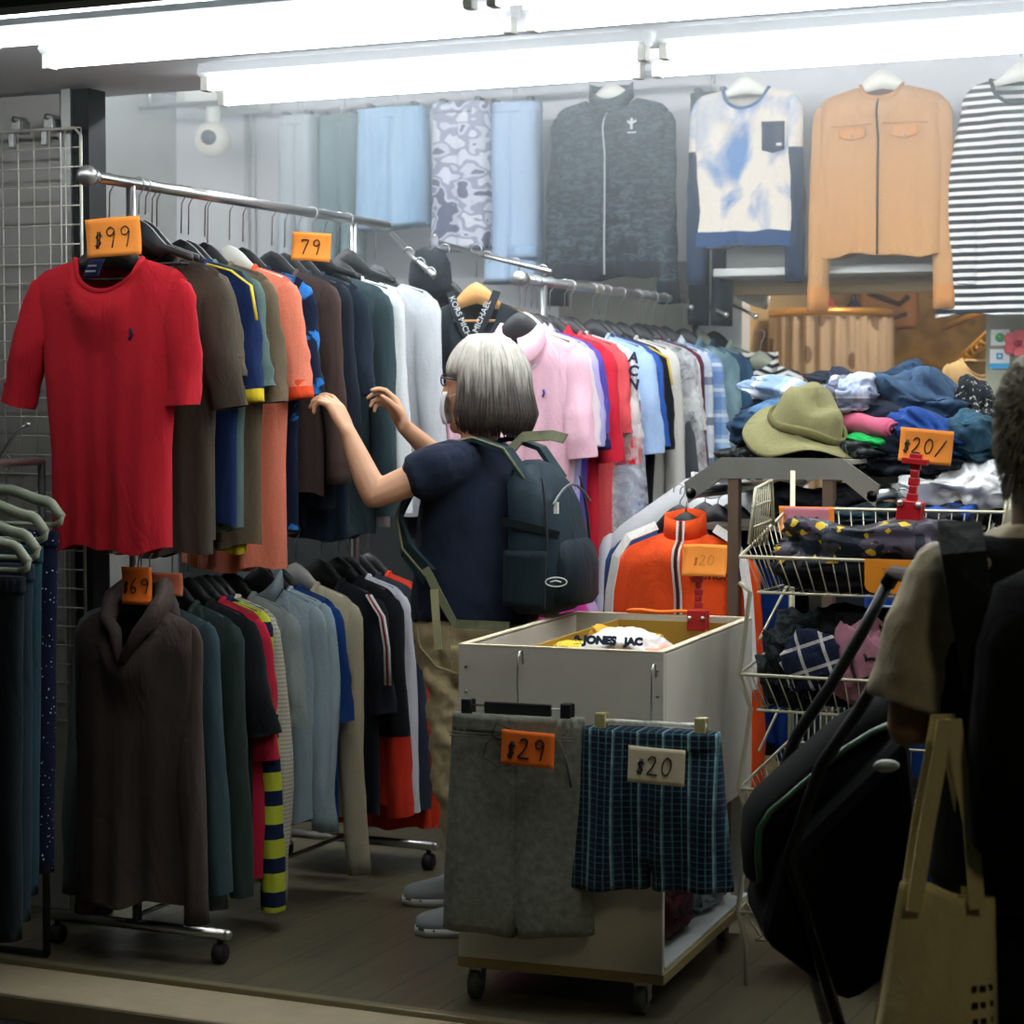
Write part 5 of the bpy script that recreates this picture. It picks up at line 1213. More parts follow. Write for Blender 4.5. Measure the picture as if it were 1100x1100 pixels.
# ---------------------------------------------------------------- wire basket stand
BX0, BX1, BYf, BYb = -1.60, -.98, 4.95, 5.36
bt = thing('basket_stand', 'four-tier wire basket stand filled with cheap clothes', 'basket stand', (BX0, BYf, 0)); BW = BX1 - BX0; BD = BYb - BYf
GW = plain('basket_wire', '#c3bfa4', .45, .45)
for k, (z, hgt) in enumerate([(1.053, .088), (.767, .09), (.487, .085), (.185, .075)]):
    b = MB(); inn = .035; bb = z + (.10 if k == 0 else .055)
    # rims
    b.tube([(0, 0, z), (BW, 0, z), (BW, BD, bb), (0, BD, bb)], .0045, 8, closed=True)
    b.tube([(inn, inn, z - hgt), (BW - inn, inn, z - hgt), (BW - inn, BD - .01, z - hgt), (inn, BD - .01, z - hgt)], .0035, 8, closed=True)
    for i in range(1, 19):
        f = i / 19; x = f * BW; xi = inn + f * (BW - 2 * inn)
        b.tube([(x, 0, z), (xi, inn, z - hgt), (xi, BD - .01, z - hgt), (x, BD, bb)], .0016, 5)
    for i in range(1, 12):
        f = i / 12
        for s, xx, xc in ((0, 0, inn), (1, BW, BW - inn)):
            b.tube([(xx, f * BD, z + (bb - z) * f), (xc, inn + f * (BD - inn), z - hgt)], .0016, 5)
    if k > 0: b.tube([(0.004, .15, z + .07), (.004, BD, z + .20), (0.004, BD, z)], .004, 8)
    obj('basket', b, GW, bt)
# tall wire side walls of the top basket and side frames
for x0_, lab in ((.004, 'a'), (BW - .004, 'b')):
    b = MB(); 
    b.tube([(x0_, .06, 1.08), (x0_ + .01, .08, 1.215), (x0_ + .012, .20, 1.232), (x0_ + .012, .22, 1.12)], .005, 8)
    for i in range(8): b.tube([(x0_ + .002, .07 + i * .019, 1.07), (x0_ + .01, .085 + i * .0165, 1.222)], .0018, 5)
    for z in (1.12, 1.17): b.tube([(x0_ + .004, .068, z), (x0_ + .01, .21, z + .012)], .003, 6)
    obj('side_guard', b, GW, bt)
for x in (.0, BW): obj('side_frame', MB().tube([(x, -.0, .99), (x + .02, .02, .965), (x - .0, .0, .767), (x + .02, .03, .68), (x, .0, .487), (x + .02, .03, .40), (x, 0, .185), (x + .015, .02, .10), (x + .015, .02, .0)], .006, 8), GW, bt)
for x in (.01, BW - .01): obj('back_post', MB().tube([(x, BD, .0), (x, BD, 1.25)], .007, 8), GW, bt)
GB = 'clothes in the wire baskets'
def BL(name, label, cat, x, y, z, size, mat, seed, **kw): return lump(name, label, cat, (BX0 + x, BYf + y, z), size, mat, seed, grp=GB, **kw)
STAR = cloth('#2a3038', lambda h: h.mix(h.math('LESS_THAN', h.noise(9, 1, .3, .2), .66), h.mix(h.math('LESS_THAN', h.noise(14, 2, .5, 1), .55), srgb('#56505c'), srgb('#1f262e')), srgb('#e6c22c')) if False else None, key=None) if False else None
def starpat(h):
    v = h.nt.nodes.new('ShaderNodeTexVoronoi'); v.inputs['Scale'].default_value = 19; v.distance = 'MANHATTAN'; h.nt.links.new(h.tc.outputs['Object'], v.inputs[0])
    base = h.mix(h.math('LESS_THAN', h.noise(14, 2, .5, 1), .52), srgb('#4d4652'), srgb('#1b222c'))
    return h.mix(h.math('LESS_THAN', v.outputs[0], .38), base, srgb('#d8b628'))
STAR = cloth('#2a3038', starpat, key='stars', rough=.35)
BL('folded_clothes', 'dark shiny clothes with yellow stars heaped in the top basket', 'clothes', .30, .18, 1.065, (.50, .30, .12), STAR, 31, ridge=1.4)
BL('folded_clothes', 'black clothes filling the bottom of the top basket', 'clothes', .31, .20, 1.01, (.52, .34, .09), cloth('#111418'), 32, ridge=.6)
BL('folded_clothes', 'black lacy clothes at the left of the second basket', 'clothes', .12, .20, .775, (.20, .30, .20), cloth('#101416', P_blotch('#0d1012', '#2c3a3c', 40, .5, .6, 1), key='lace4'), 33, ridge=1.3)
BL('checked_cloth', 'navy and white checked cloth hanging over the rim of the second basket', 'cloth', .175, .025, .80, (.15, .05, .13), cloth('#27304c', P_plaid('#1d2644', '#d6d2c8', '#11182c', 17, 17, .14, .14), key='plaidk'), 34, ridge=.8, roll=radians(-20))
def heart(t, sx, sy, sz):
    P = []
    for i in range(40):
        a = 2 * pi * i / 40; P.append(Vector((.0028 * 16 * sin(a) ** 3 * .8, -sy * 1.02, .0026 * (13 * cos(a) - 5 * cos(2 * a) - 2 * cos(3 * a)))))
    obj('printed_scrawl', MB().tube(P, .004, 6, closed=True), cloth('#2a1c22'), t)
BL('printed_shirt', 'mauve top with a black scrawled print in the second basket', 'top', .305, .07, .80, (.20, .12, .21), cloth('#a4707e'), 35, ridge=.7, roll=radians(25), extra=heart)
BL('folded_clothes', 'black clothes on top of the mauve top', 'clothes', .27, .16, .87, (.28, .22, .09), cloth('#0f1114'), 36)
BL('folded_clothes', 'mauve cloth at the right end of the second basket', 'clothes', .44, .06, .74, (.16, .14, .12), cloth('#a4707e'), 37)
BL('folded_clothes', 'black clothes in the bottom of the second basket', 'clothes', .32, .20, .725, (.50, .30, .08), cloth('#101317'), 38)
BL('folded_clothes', 'dark folded clothes in the third basket', 'clothes', .33, .20, .44, (.48, .30, .09), cloth('#12161a'), 39)
BL('folded_clothes', 'dark folded clothes in the lowest basket', 'clothes', .31, .20, .145, (.5, .30, .07), cloth('#12161a'), 40)
t = thing('blue_crate', 'bright blue plastic panel standing behind the lower baskets', 'crate', (BX0 + .40, 5.46, 0))
obj('panel', MB().box((0, 0, .53), (.44, .05, .92)), plain('blue_plastic', '#1450b4', .45), t, bevel=.01)
obj('rib', MB().tube([(-.2, -.03, .90), (.2, -.03, .90)], .003, 6).tube([(-.2, -.03, .60), (.2, -.03, .60)], .003, 6), plain('pale_line', '#b8c8d8', .4), t)
t = thing('grey_barrier_grid', 'fine grey grille standing behind the third basket', 'grille', (BX0 + .07, 5.41, 0))
b = MB()
for i in range(9): b.tube([(-.06 + i * .016, 0, .02), (-.06 + i * .016, 0, .66)], .0022, 5)
b.tube([(-.065, 0, .66), (.075, 0, .66)], .004, 6); b.tube([(-.065, 0, .02), (.075, 0, .02)], .004, 6); obj('bars', b, GREYP, t)
# cards of the stand
price_card('pink card with faded numbers on an orange backing above the star clothes', at(866, 545, Y=5.30), .115, .068, '35 YE', PINK_CARD, th=.022, r=.0011)
price_card('orange backing card behind the faded pink card', at(866, 544, Y=5.312), .145, .070, '', ORANGE_CARD)
t = thing('price_card', 'rounded amber card hooked on the front of the top basket', 'price card', at(954, 601, Y=4.925), group='handwritten price cards')
pts = [(-.056, 0, 0), (.056, 0, 0)] + [(.056 - .022 + .022 * cos(q), 0, -.058 - .022 * sin(q)) for q in [i * pi / 12 for i in range(7)]] + [(-.056 + .022 - .022 * sin(q), 0, -.058 - .022 * cos(q)) for q in [i * pi / 12 for i in range(7)]]
obj('card', MB().extrude(pts, (0, .002, 0)), plain('amber_card', '#f0920e', .7, var=.3), t)
obj('handwriting', hand(MB(), '35', -.02, -.05, .03, y=-.001, r=.0005), INK, t)
b1 = at(978, 549, Y=5.06)
def lean_clip():
    t = thing('sign_clip', 'red plastic sign clip clamped on the wire basket rim', 'sign clip', b1, group='red sign clips', rot=(0, radians(6), 0))
    obj('clamp', MB().box((0, -.012, .0), (.06, .014, .05)).box((0, .014, .0), (.06, .012, .05)).tube([(-.026, 0, .01), (.026, 0, .01)], .010, 10), REDP, t, bevel=.004)
    obj('pivot', MB().ball((-.022, -.022, .018), .008, n=6).ball((.022, -.022, .018), .008, n=6), CHROME, t)
    st = MB()
    for i in range(5): st.box((0, .002, .033 + .019 * i), (.026 - .007 * (i % 2), .016, .0195))
    obj('stem', st, REDP, t, bevel=.003)
    obj('jaw', MB().box((0, -.008, .120), (.062, .022, .014)).box((0, -.006, .131), (.03, .014, .014)), REDP, t, bevel=.002)
lean_clip()
price_card('orange card marked $20 held above the baskets by a red clip', at(996, 461, Y=5.07), .128, .082, '$20/', ORANGE_CARD, roll=radians(5), th=.040, tx=-.056, yaw=0)

# ---------------------------------------------------------------- people
SKIN = None
def skinmat(c1, c2):
    m, nt, b = _nt('skin'); h = N(nt); nt.links.new(h.mix(h.noise(12, 3), srgb(c1), srgb(c2)), b.inputs['Base Color'])
    b.inputs['Roughness'].default_value = .55; b.inputs['Subsurface Weight'].default_value = .0; b.inputs['Subsurface Radius'].default_value = (.01, .004, .002)
    return m
SK = skinmat('#dbab88', '#cc9672')
def oval(c, rx, ry, ang=0, n=24, zt=0, pw=1.0):
    ca, sa = cos(ang), sin(ang); R_ = []
    for i in range(n):
        q = 2 * pi * i / n; x = rx * abs(cos(q)) ** pw * (1 if cos(q) > 0 else -1); y = ry * abs(sin(q)) ** pw * (1 if sin(q) > 0 else -1)
        R_.append(Vector((c[0] + x * ca - y * sa, c[1] + x * sa + y * ca, c[2] + zt * x)))
    return R_
def hand_mesh(mb, wrist, dirv, palmn, side, curl=(.9, 1.0, 1.1, 1.2), sc=1.0, spread=.10, thumb_curl=.5):
    """palm + five fingers. dirv: wrist to knuckles, palmn: direction the palm faces, side: +1 thumb on dirv x palmn side"""
    D = Vector(dirv).normalized(); Pn = Vector(palmn); Pn = (Pn - D * Pn.dot(D)).normalized(); S = D.cross(Pn) * side; Wp = Vector(wrist)
    k = sc
    for f in (-1.0, -.35, .35, 1.0):
        a = Wp + S * f * .018 * k; b_ = Wp + D * .078 * k + S * f * .030 * k
        mb.tube([a, (a + b_) / 2, b_], [.0145 * k, .0150 * k, .0125 * k], 10); mb.ball(b_, .0125 * k, n=6); mb.ball(a, .014 * k, n=6)
    L_ = [(.040, .025, .020), (.045, .028, .021), (.041, .026, .020), (.032, .020, .018)]
    for i, f in enumerate((1.0, .35, -.35, -1.0)):
        p = Wp + D * .080 * k + S * f * .030 * k; ang = 0; pts = [p - D * .02 * k, p]; ds = (D + S * f * spread).normalized()
        for j, l in enumerate(L_[i]):
            ang += curl[i] * (.55, .8, .6)[j]
            p = p + (ds * cos(ang) + Pn * sin(ang)) * l * k; pts.append(p)
        rs = [.0098 * k, .0098 * k, .0088 * k, .0080 * k, .0070 * k]; mb.tube(pts, rs, 10)
        for q, r in zip(pts, rs): mb.ball(q, r, n=6)
    p = Wp + D * .022 * k + S * .020 * k; pts = [p]; dd = (D * .62 + S * .62 + Pn * .45).normalized()
    for j, l in enumerate((.040, .032, .026)):
        dd = (dd + (Pn * .35 + D * .35 - S * .25) * thumb_curl).normalized() if j else dd
        p = p + dd * l * k; pts.append(p)
    rs = [.015 * k, .0118 * k, .0100 * k, .0078 * k]; mb.tube(pts, rs, 10)
    for q, r in zip(pts, rs): mb.ball(q, r, n=6)

# the shopper ----------------------------------------------------
WO = Vector((-2.48, 5.32, 0))
wm = thing('person', 'person with grey bobbed hair and face mask sorting the hanging shirts', 'person', WO)
Lh, Rh = at(358, 432, X=-2.78), at(420, 430, X=-2.80)
LW, RW = at(373, 463, X=-2.735), at(434, 458, X=-2.755)
lsh, rsh = Vector((-2.47, 5.15, 1.262)), Vector((-2.50, 5.50, 1.265))
lel = at(402, 532, Y=5.06); rel = Vector((-2.66, 5.60, 1.21))
body = MB()
HC = Vector((-2.465, 5.335, 1.468))
HY = pi + radians(7)          # head faces -X turned a little away from the street
HM = Matrix.Rotation(HY, 3, 'Z')  # local +x = forward
def hd(x, y, z): return HC + HM @ Vector((x, y, z))
hr = []
for z, rx, ry, cx_ in ((-.125, .030, .030, .045), (-.115, .052, .045, .030), (-.09, .070, .056, .018), (-.055, .082, .066, .008), (-.01, .092, .073, .0), (.04, .096, .076, -.004), (.08, .086, .070, -.008), (.108, .060, .050, -.010), (.120, .025, .022, -.010)):
    hr.append([hd(cx_ + rx * cos(q), ry * sin(q), z) for q in [2 * pi * i / 24 for i in range(24)]])
body.loft(hr)
body.tube([hd(.088, 0, .03), hd(.103, 0, .0), hd(.108, 0, -.018), hd(.094, 0, -.03)], [.008, .010, .012, .009], 8)   # nose
body.ball(hd(.088, 0, -.062), .016, (1, 1.3, .6), 8, HM); body.ball(hd(.074, 0, -.108), .020, n=8)                         # mouth, chin
for s in (-1, 1):
    body.ball(hd(.08, s * .032, .018), .014, n=8); body.ball(hd(.0, s * .076, -.01), .022, (.7, .35, 1.25), 8, HM)
limb(body, [(-2.475, 5.335, 1.22, .062), (-2.475, 5.333, 1.30, .052), (-2.468, 5.335, 1.38, .052)])
for sh, el, hn, s in ((lsh, lel, Lh, 1), (rsh, rel, Rh, -1)):
    wr = LW if s > 0 else RW
    limb(body, [(*sh, .046), (*sh.lerp(el, .5), .045), (*el.lerp(sh, .12), .039), (*el, .036), (*el.lerp(wr, .25), .038), (*el.lerp(wr, .7), .029), (*wr, .0225)])
    if s > 0: hand_mesh(body, wr, hn - wr, (-.95, .02, -.2), -1, curl=(.55, .8, 1.0, 1.25), sc=.97, spread=.2)
    else: hand_mesh(body, wr, hn - wr, (-.7, -.6, .1), 1, curl=(.8, 1.0, 1.2, 1.3), sc=.95)
# trunk and legs under the clothes
body.loft([oval((-2.48, 5.325, z), rx, ry) for z, rx, ry in ((.76, .11, .15), (.95, .11, .14), (1.12, .10, .15), (1.22, .085, .17), (1.28, .05, .08))])
LEGS = [((-2.47, 5.235), (-2.45, 5.19), (-2.385, 5.17)), ((-2.50, 5.415), (-2.56, 5.45), (-2.555, 5.465))]
for h_, k_, a_ in LEGS: limb(body, [(*h_, .78, .085), (*k_, .44, .052), (*k_[:1], k_[1], .36, .05), (*a_, .09, .034), (a_[0] - .09, a_[1], .045, .030)])
link('body', remeshed(body, .0045, 6, WO), SK, wm)
# t-shirt
TEE = cloth('#1b2436')
b = MB(); R_ = []
for z, cx_, rx, ry in ((.835, -2.475, .168, .200), (.90, -2.475, .170, .198), (1.0, -2.475, .160, .186), (1.10, -2.475, .148, .185), (1.18, -2.478, .130, .192), (1.25, -2.482, .105, .190), (1.29, -2.482, .082, .145), (1.32, -2.478, .064, .075)):
    R_.append([p + Vector((.006 * sin(5 * i) * (1.3 - z), .005 * cos(7 * i) * (1.3 - z), .012 * sin(i * .8) if z < .85 else 0)) for i, p in enumerate(oval((cx_, 5.325, z), rx, ry, pw=.9))])
b.loft(R_)
for sh, el, s in ((lsh, lel, 1), (rsh, rel, -1)):
    q = sh.lerp(el, .52); limb(b, [(sh.x, sh.y + s * .03, sh.z - .005, .072), (*sh.lerp(el, .15), .071), (*sh.lerp(el, .34), .068)])
    d = (el - sh).normalized(); b.tube([sh.lerp(el, .2), sh.lerp(el, .50)], [.066, .066], 20)
wt_ = link('t_shirt', remeshed(b, .008, 5, WO), TEE, wm)
tx3 = bpy.data.textures.new('shirt_creases', 'CLOUDS'); tx3.noise_scale = .11
q = wt_.modifiers.new('creases', 'DISPLACE'); q.texture = tx3; q.strength = .018; q.mid_level = .4
# trousers
KH = cloth('#b3a37c')
b = MB(); b.loft([oval((-2.48, 5.325, z), rx, ry, pw=.9) for z, rx, ry in ((.70, .150, .185), (.80, .162, .192), (.88, .155, .185), (.93, .14, .17))])
for h_, k_, a_ in LEGS:
    R_ = []
    for i in range(22):
        f = i / 21; z = .80 - f * .70
        if z > .42: g = (.80 - z) / .38; cx_, cy_ = h_[0] + (k_[0] - h_[0]) * g, h_[1] + (k_[1] - h_[1]) * g
        else: g = (.42 - z) / .34; cx_, cy_ = k_[0] + (a_[0] - k_[0]) * g, k_[1] + (a_[1] - k_[1]) * g
        r = .112 - .034 * min(1, f * 1.3)
        R_.append([Vector((cx_ + r * cos(q) * 1.05 + .006 * sin(z * 60 + q * 2), cy_ + r * .92 * sin(q) + .005 * sin(z * 45 + q * 3), z + .01 * sin(q * 2))) for q in [2 * pi * j / 24 for j in range(24)]])
    b.loft(R_)
tr = link('trousers', remeshed(b, .008, 3, WO), KH, wm)
tx = bpy.data.textures.new('creases', 'CLOUDS'); tx.noise_scale = .05
q = tr.modifiers.new('creases', 'DISPLACE'); q.texture = tx; q.strength = .022; q.mid_level = .5
obj('pocket', MB().slab(lambda u, v: Vector((-2.46 + .12 * u, 5.128 - .008 * sin(pi * u), .78 - .10 * v)), 4, 4, (0, -.004, 0)), KH, wm, org=WO)
obj('pocket_seam', MB().tube([(-2.60, 5.19, .84), (-2.56, 5.14, .77), (-2.50, 5.12, .72), (-2.42, 5.125, .70)], .004, 6), cloth('#8d7f5c'), wm, org=WO)
# shoes
for (h_, k_, a_), toe, nm in zip(LEGS, (at(447, 992, Z=.03), at(434, 960, Z=.03)), (0, 1)):
    T = Vector((toe.x, toe.y, 0)); A = Vector((a_[0], a_[1], 0)); d = (T - A).normalized(); n_ = Vector((-d.y, d.x, 0)); heel = A - d * .05; ln = (T - heel).length; b = MB(); R_ = []
    for f, wd, hh in ((0, .018, .055), (.05, .030, .075), (.25, .034, .088), (.42, .038, .078), (.6, .045, .058), (.8, .046, .045), (.94, .034, .036), (1.0, .014, .026)):
        c = heel + d * ln * f; R_.append([c + n_ * wd * cos(q) + Vector((0, 0, .022 + max(0, sin(q)) * hh - (0 if sin(q) > 0 else .004))) for q in [2 * pi * i / 20 for i in range(20)]])
    b.loft(R_); sh_ = obj('shoe', b, plain('shoe_knit', '#8d9392', .8, bump=.3, bscale=200), wm, org=WO)
    b = MB(); R_ = []
    for f, wd in ((-.02, .022), (.1, .036), (.35, .036), (.65, .049), (.88, .042), (1.02, .012)):
        c = heel + d * ln * f; R_.append([c + n_ * wd * sx_ + Vector((0, 0, z)) for sx_, z in ((-1, .002), (1, .002), (1.02, .024), (-1.02, .024))])
    b.loft(R_); obj('sole', b, plain('sole_white', '#c9cbc4', .6), sh_, org=WO)
    b = MB()
    for f in (.36, .44, .52, .6): c = heel + d * ln * f; hh = .022 + .088 - (f - .3) * .13; b.tube([c - n_ * .028 + Vector((0, 0, hh - .02)), c + Vector((0, 0, hh + .003)), c + n_ * .028 + Vector((0, 0, hh - .02))], .004, 6)
    obj('laces', b, plain('lace', '#d0d2cc', .8), sh_, org=WO)
# hair: cap with many locks
def locks(b, HCf, n, base_r, fr, seed, length, r0=.006):
    rnd = random.Random(seed)
    for i in range(n):
        a = rnd.uniform(-pi, pi); e = rnd.uniform(0, 1) ** .6
        yield a, e, rnd
HAIR = None
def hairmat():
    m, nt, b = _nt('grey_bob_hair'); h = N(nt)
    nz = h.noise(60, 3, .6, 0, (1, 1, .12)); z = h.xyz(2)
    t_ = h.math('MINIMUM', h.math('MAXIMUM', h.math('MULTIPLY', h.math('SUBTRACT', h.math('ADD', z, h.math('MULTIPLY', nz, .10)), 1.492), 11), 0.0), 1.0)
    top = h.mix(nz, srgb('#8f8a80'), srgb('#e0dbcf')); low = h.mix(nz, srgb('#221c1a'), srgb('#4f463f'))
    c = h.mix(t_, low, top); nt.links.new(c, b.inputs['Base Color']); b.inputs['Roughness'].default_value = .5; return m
b = MB(); rnd = random.Random(5)
# under-cap
R_ = []
def hairr(a, z):
    """radius of the bob at azimuth a (0 = face) and height z relative to the head centre"""
    back = (1 - cos(a)) / 2
    if z > .0: r = .112 * max(0.02, 1 - (z / .150) ** 2.3) ** .5
    else: r = .112 + .014 * min(1, -z / .07) - .012 * max(0, (-z - .08) / .04)
    return r * (1.0 + .10 * back)
def hp_(a, z, k=1.0):
    r = hairr(a, z) * k; return hd(r * cos(a) * 1.0 - .012, r * sin(a) * .93, z)
def openface(a): return abs(a) < radians(58)
for j in range(17):
    z = -.105 + j * (.245 / 16)
    ring = []
    for i in range(48):
        a = -pi + 2 * pi * i / 48
        k = .93
        if z < .035 and abs(a) < radians(66): k = .62
        ring.append(hp_(a, z, k))
    R_.append(ring)
b.loft(R_)
for i in range(950):
    a = rnd.uniform(-pi, pi); 
    if abs(a) < radians(52) and rnd.random() < .4: continue
    fringe = abs(a) < radians(66)
    zb = (.03 + rnd.uniform(-.008, .01)) if fringe else (-.118 + rnd.uniform(-.012, .016) + .012 * cos(a))
    pts = []; rs = []; da = rnd.uniform(-.10, .10); kk = 1 + rnd.uniform(-.03, .035); m = 12; ph = rnd.uniform(0, 6)
    for j in range(m + 1):
        f = j / m; z = .146 - (.146 - zb) * f ** 1.35
        aa = a + da * f + .035 * sin(5 * f + ph); fl = 1 + (.02 * (f - .7) if not fringe else 0) - (.05 * max(0, f - .9) / .1 if f > .9 else 0)
        pts.append(hp_(aa, z, kk * fl)); rs.append((.0038 if 0 < j < m - 1 else .0015) * rnd.uniform(.85, 1.1))
    b.tube(pts, rs, 5, flat=.6)
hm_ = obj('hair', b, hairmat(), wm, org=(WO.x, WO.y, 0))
# mask, glasses
b = MB(); b.slab(lambda u, v: hd(.054 + .048 * cos((u - .5) * 2.3) + .010 * (1 - (2 * v - 1) ** 2), .078 * sin((u - .5) * 2.6), -.012 - .088 * v), 14, 8, HM @ Vector((.003, 0, 0)))
mk = obj('face_mask', b, cloth('#dfe4e4'), wm, org=WO)
for s in (-1, 1): obj('ear_loop', MB().tube([hd(.068, s * .074, -.025), hd(.03, s * .084, -.012), hd(.008, s * .088, .0), hd(.006, s * .088, -.02), hd(.04, s * .083, -.045), hd(.066, s * .072, -.085)], .0016, 6), cloth('#e6e9e9'), mk, org=WO)
gl = MB()
for s in (-1, 1): gl.tube([hd(.099 + .001 * cos(q), s * .033 + .022 * cos(q), .020 + .016 * sin(q)) for q in [2 * pi * i / 24 for i in range(24)]], .0022, 6, closed=True); gl.tube([hd(.098, s * .056, .026), hd(.06, s * .088, .022), hd(.0, s * .090, .012)], .0024, 6)
gl.tube([hd(.101, -.009, .024), hd(.101, .009, .024)], .002, 6); gg = obj('glasses', gl, plain('dark_frames', '#1b2a38', .3), wm, org=WO)
# backpack
BP = cloth('#1a2c36', rough=.6); PO = Vector((-2.245, 5.32, 0)); PO2 = Vector((-2.255, 5.29, .868))
bp = thing('backpack', 'dark teal backpack with olive straps on the shopper\'s back', 'backpack', PO2)
b = MB(); R_ = []
for z, rx, ry, cx_ in ((.0, .06, .12, .0), (.02, .080, .145, .005), (.08, .090, .150, .01), (.17, .090, .150, .01), (.27, .080, .143, .0), (.34, .066, .125, -.02), (.39, .04, .09, -.035), (.405, .01, .04, -.04)):
    R_.append(oval((cx_, 0, z), rx, ry, pw=.75, n=36))
b.loft(R_); obj('main_bag', b, BP, bp)
b = MB(); R_ = []
for z, rx, ry, cx_ in ((.02, .04, .10, .075), (.04, .050, .115, .078), (.13, .050, .115, .078), (.18, .042, .108, .07), (.21, .02, .08, .06)):
    R_.append(oval((cx_, 0, z), rx, ry, pw=.7, n=30))
b.loft(R_); obj('front_pocket', b, cloth('#16242e', rough=.6), bp)
obj('zip', MB().tube([(.075, -.13 + .01 * i, .29 + .05 * sin(pi * i / 26)) for i in range(27)], .004, 6), plain('zipgrey', '#5b6668', .4), bp)
lg = MB().tube([(.105 + .012 * cos(q), -.112 - .012 * cos(q) * .4, .145 + .010 * sin(q)) for q in [2 * pi * i / 20 for i in range(20)]], .0016, 6, closed=True); 
obj('oval_emblem', MB().tube([Vector((.092 + .026 * cos(q), -.148 + .010 * cos(q), .09 + .012 * sin(q))) for q in [2 * pi * i / 24 for i in range(24)]], .0018, 6, closed=True).tube([(.078, -.156, .09), (.092, -.152, .094), (.106, -.146, .090)], .002, 6), plain('emblem', '#c8cdc8', .5), bp)
BPS = plain('pack_seam', '#0e181e', .6)
for yy in (-.135, .135):
    obj('side_seam', MB().tube([(.045 + .02 * sin(pi * k / 16), yy * (1.10 - .25 * max(0, k / 16 - .5)), .03 + .33 * k / 16) for k in range(17)], .004, 6), BPS, bp)
obj('side_pocket', MB().slab(lambda u, v: Vector((-.055 + .12 * u, -.150 - .012 * sin(pi * u) - .006 * v, .17 - .15 * v)), 8, 8, (0, -.008, 0)), cloth('#13222a', rough=.7), bp)
obj('compression_strap', MB().ribbon([(-.072, -.140, .245), (-.02, -.154, .24), (.05, -.148, .225), (.088, -.12, .21)], .022, .004, (0, -1, 0)), cloth('#0f191d', rough=.7), bp)
obj('pull_tab', MB().box((.078, -.115, .282), (.012, .008, .03)), plain('pale_tab', '#c9ccc2', .6), bp)
OS = cloth('#777a5f')
def strap(s):
    y0 = 5.32 - s * .115
    P = [Vector((-2.27, y0, 1.22)), Vector((-2.33, y0, 1.30)), Vector((-2.42, y0, 1.328)), Vector((-2.52, y0, 1.308)), Vector((-2.60, y0 - s * .01, 1.22)), Vector((-2.635, y0 - s * .03, 1.12)), Vector((-2.60, y0 - s * .062, 1.03)), Vector((-2.52, y0 - s * .085, .96))]
    return P
for s in (1, -1):
    st = obj('shoulder_strap', MB().ribbon(strap(s), .055, .012, [(1, 0, 1), (.4, 0, 1), (0, 0, 1), (-.4, 0, 1), (-1, 0, .3), (-1, -s * .5, 0), (-.6, -s, 0), (-.2, -s, 0)]), cloth('#20363c', rough=.7), bp, org=PO2)
    obj('strap_edge', MB().tube([p + Vector((0, -s * .027, .005)) for p in strap(s)], .0035, 6), OS, st, org=PO2)
    obj('webbing', MB().ribbon([Vector((-2.53, 5.32 - s * .205, .985)), Vector((-2.49, 5.32 - s * .212, .92)), Vector((-2.44, 5.32 - s * .212, .84)), Vector((-2.30, 5.32 - s * .17, .835))], .024, .004, (0, -s, 0)), OS, st, org=PO2)
obj('grab_loop', MB().ribbon([Vector((-2.34, 5.25, 1.30)), Vector((-2.30, 5.24, 1.335)), Vector((-2.20, 5.20, 1.34)), Vector((-2.15, 5.17, 1.332))], .028, .005, (.1, -.9, .35)), OS, bp, org=PO2)
obj('hanging_web', MB().ribbon([Vector((-2.50, 5.105, .93)), Vector((-2.492, 5.10, .86)), Vector((-2.485, 5.10, .77))], .022, .003, (0, -1, 0)), cloth('#a8a67c'), bp, org=PO2)

# the passer-by --------------------------------------------------
MO = Vector((-.66, 3.76, -.15)); ang = YAW - radians(12) + pi / 2       # facing direction
Mf = Vector((cos(ang), sin(ang), 0)); Ml = Vector((-sin(ang), cos(ang), 0))
mn = thing('person', 'passer-by with short grey hair in a pale t-shirt, seen from behind', 'person', MO)
def mp(f, l, z): return Vector((MO.x, MO.y, 0)) + Mf * f + Ml * l + Vector((0, 0, z))
def moval(z, rf, rl, cf=0, n=28, pw=.9): return [mp(cf + rf * abs(cos(q)) ** pw * (1 if cos(q) > 0 else -1), rl * abs(sin(q)) ** pw * (1 if sin(q) > 0 else -1), z) for q in [2 * pi * i / n for i in range(n)]]
b = MB()
b.loft([moval(z, rf, rl, cf, pw=1) for z, rf, rl, cf in ((1.255, .03, .03, .05), (1.27, .065, .05, .035), (1.31, .085, .066, .02), (1.36, .096, .073, .01), (1.41, .100, .076, .005), (1.455, .090, .070, .0), (1.49, .062, .05, -.005), (1.505, .02, .02, -.005))])
b.tube([mp(.10, 0, 1.40), mp(.118, 0, 1.365), mp(.10, 0, 1.35)], [.008, .014, .01], 8)
for s in (-1, 1): b.ball(mp(.005, s * .078, 1.375), .026, (.8, .4, 1.3), 8, Matrix.Rotation(ang, 3, 'Z'))
for s in (-1, 1): b.ball(mp(.088, s * .032, 1.395), .013, n=6)
b.ball(mp(.092, 0, 1.315), .016, (1, 1.3, .6), 6, Matrix.Rotation(ang, 3, 'Z'))
limb(b, [(*mp(-.01, 0, 1.12), .075), (*mp(-.01, 0, 1.19), .062), (*mp(.0, 0, 1.29), .062)])
ELB = mp(-.0, .232, .855); WRL = mp(.20, .15, .86)
limb(b, [(*mp(-.01, .175, 1.13), .058), (*mp(-.005, .21, .99), .050), (*ELB, .040), (*ELB.lerp(WRL, .3), .041), (*WRL, .027)])
hand_mesh(b, WRL, (WRL - ELB), (-.3, -.3, -.9), 1, curl=(1.0, 1.1, 1.2, 1.2), sc=1.0)
ELR = mp(.02, -.235, .86); WRR = mp(.20, -.19, .80)
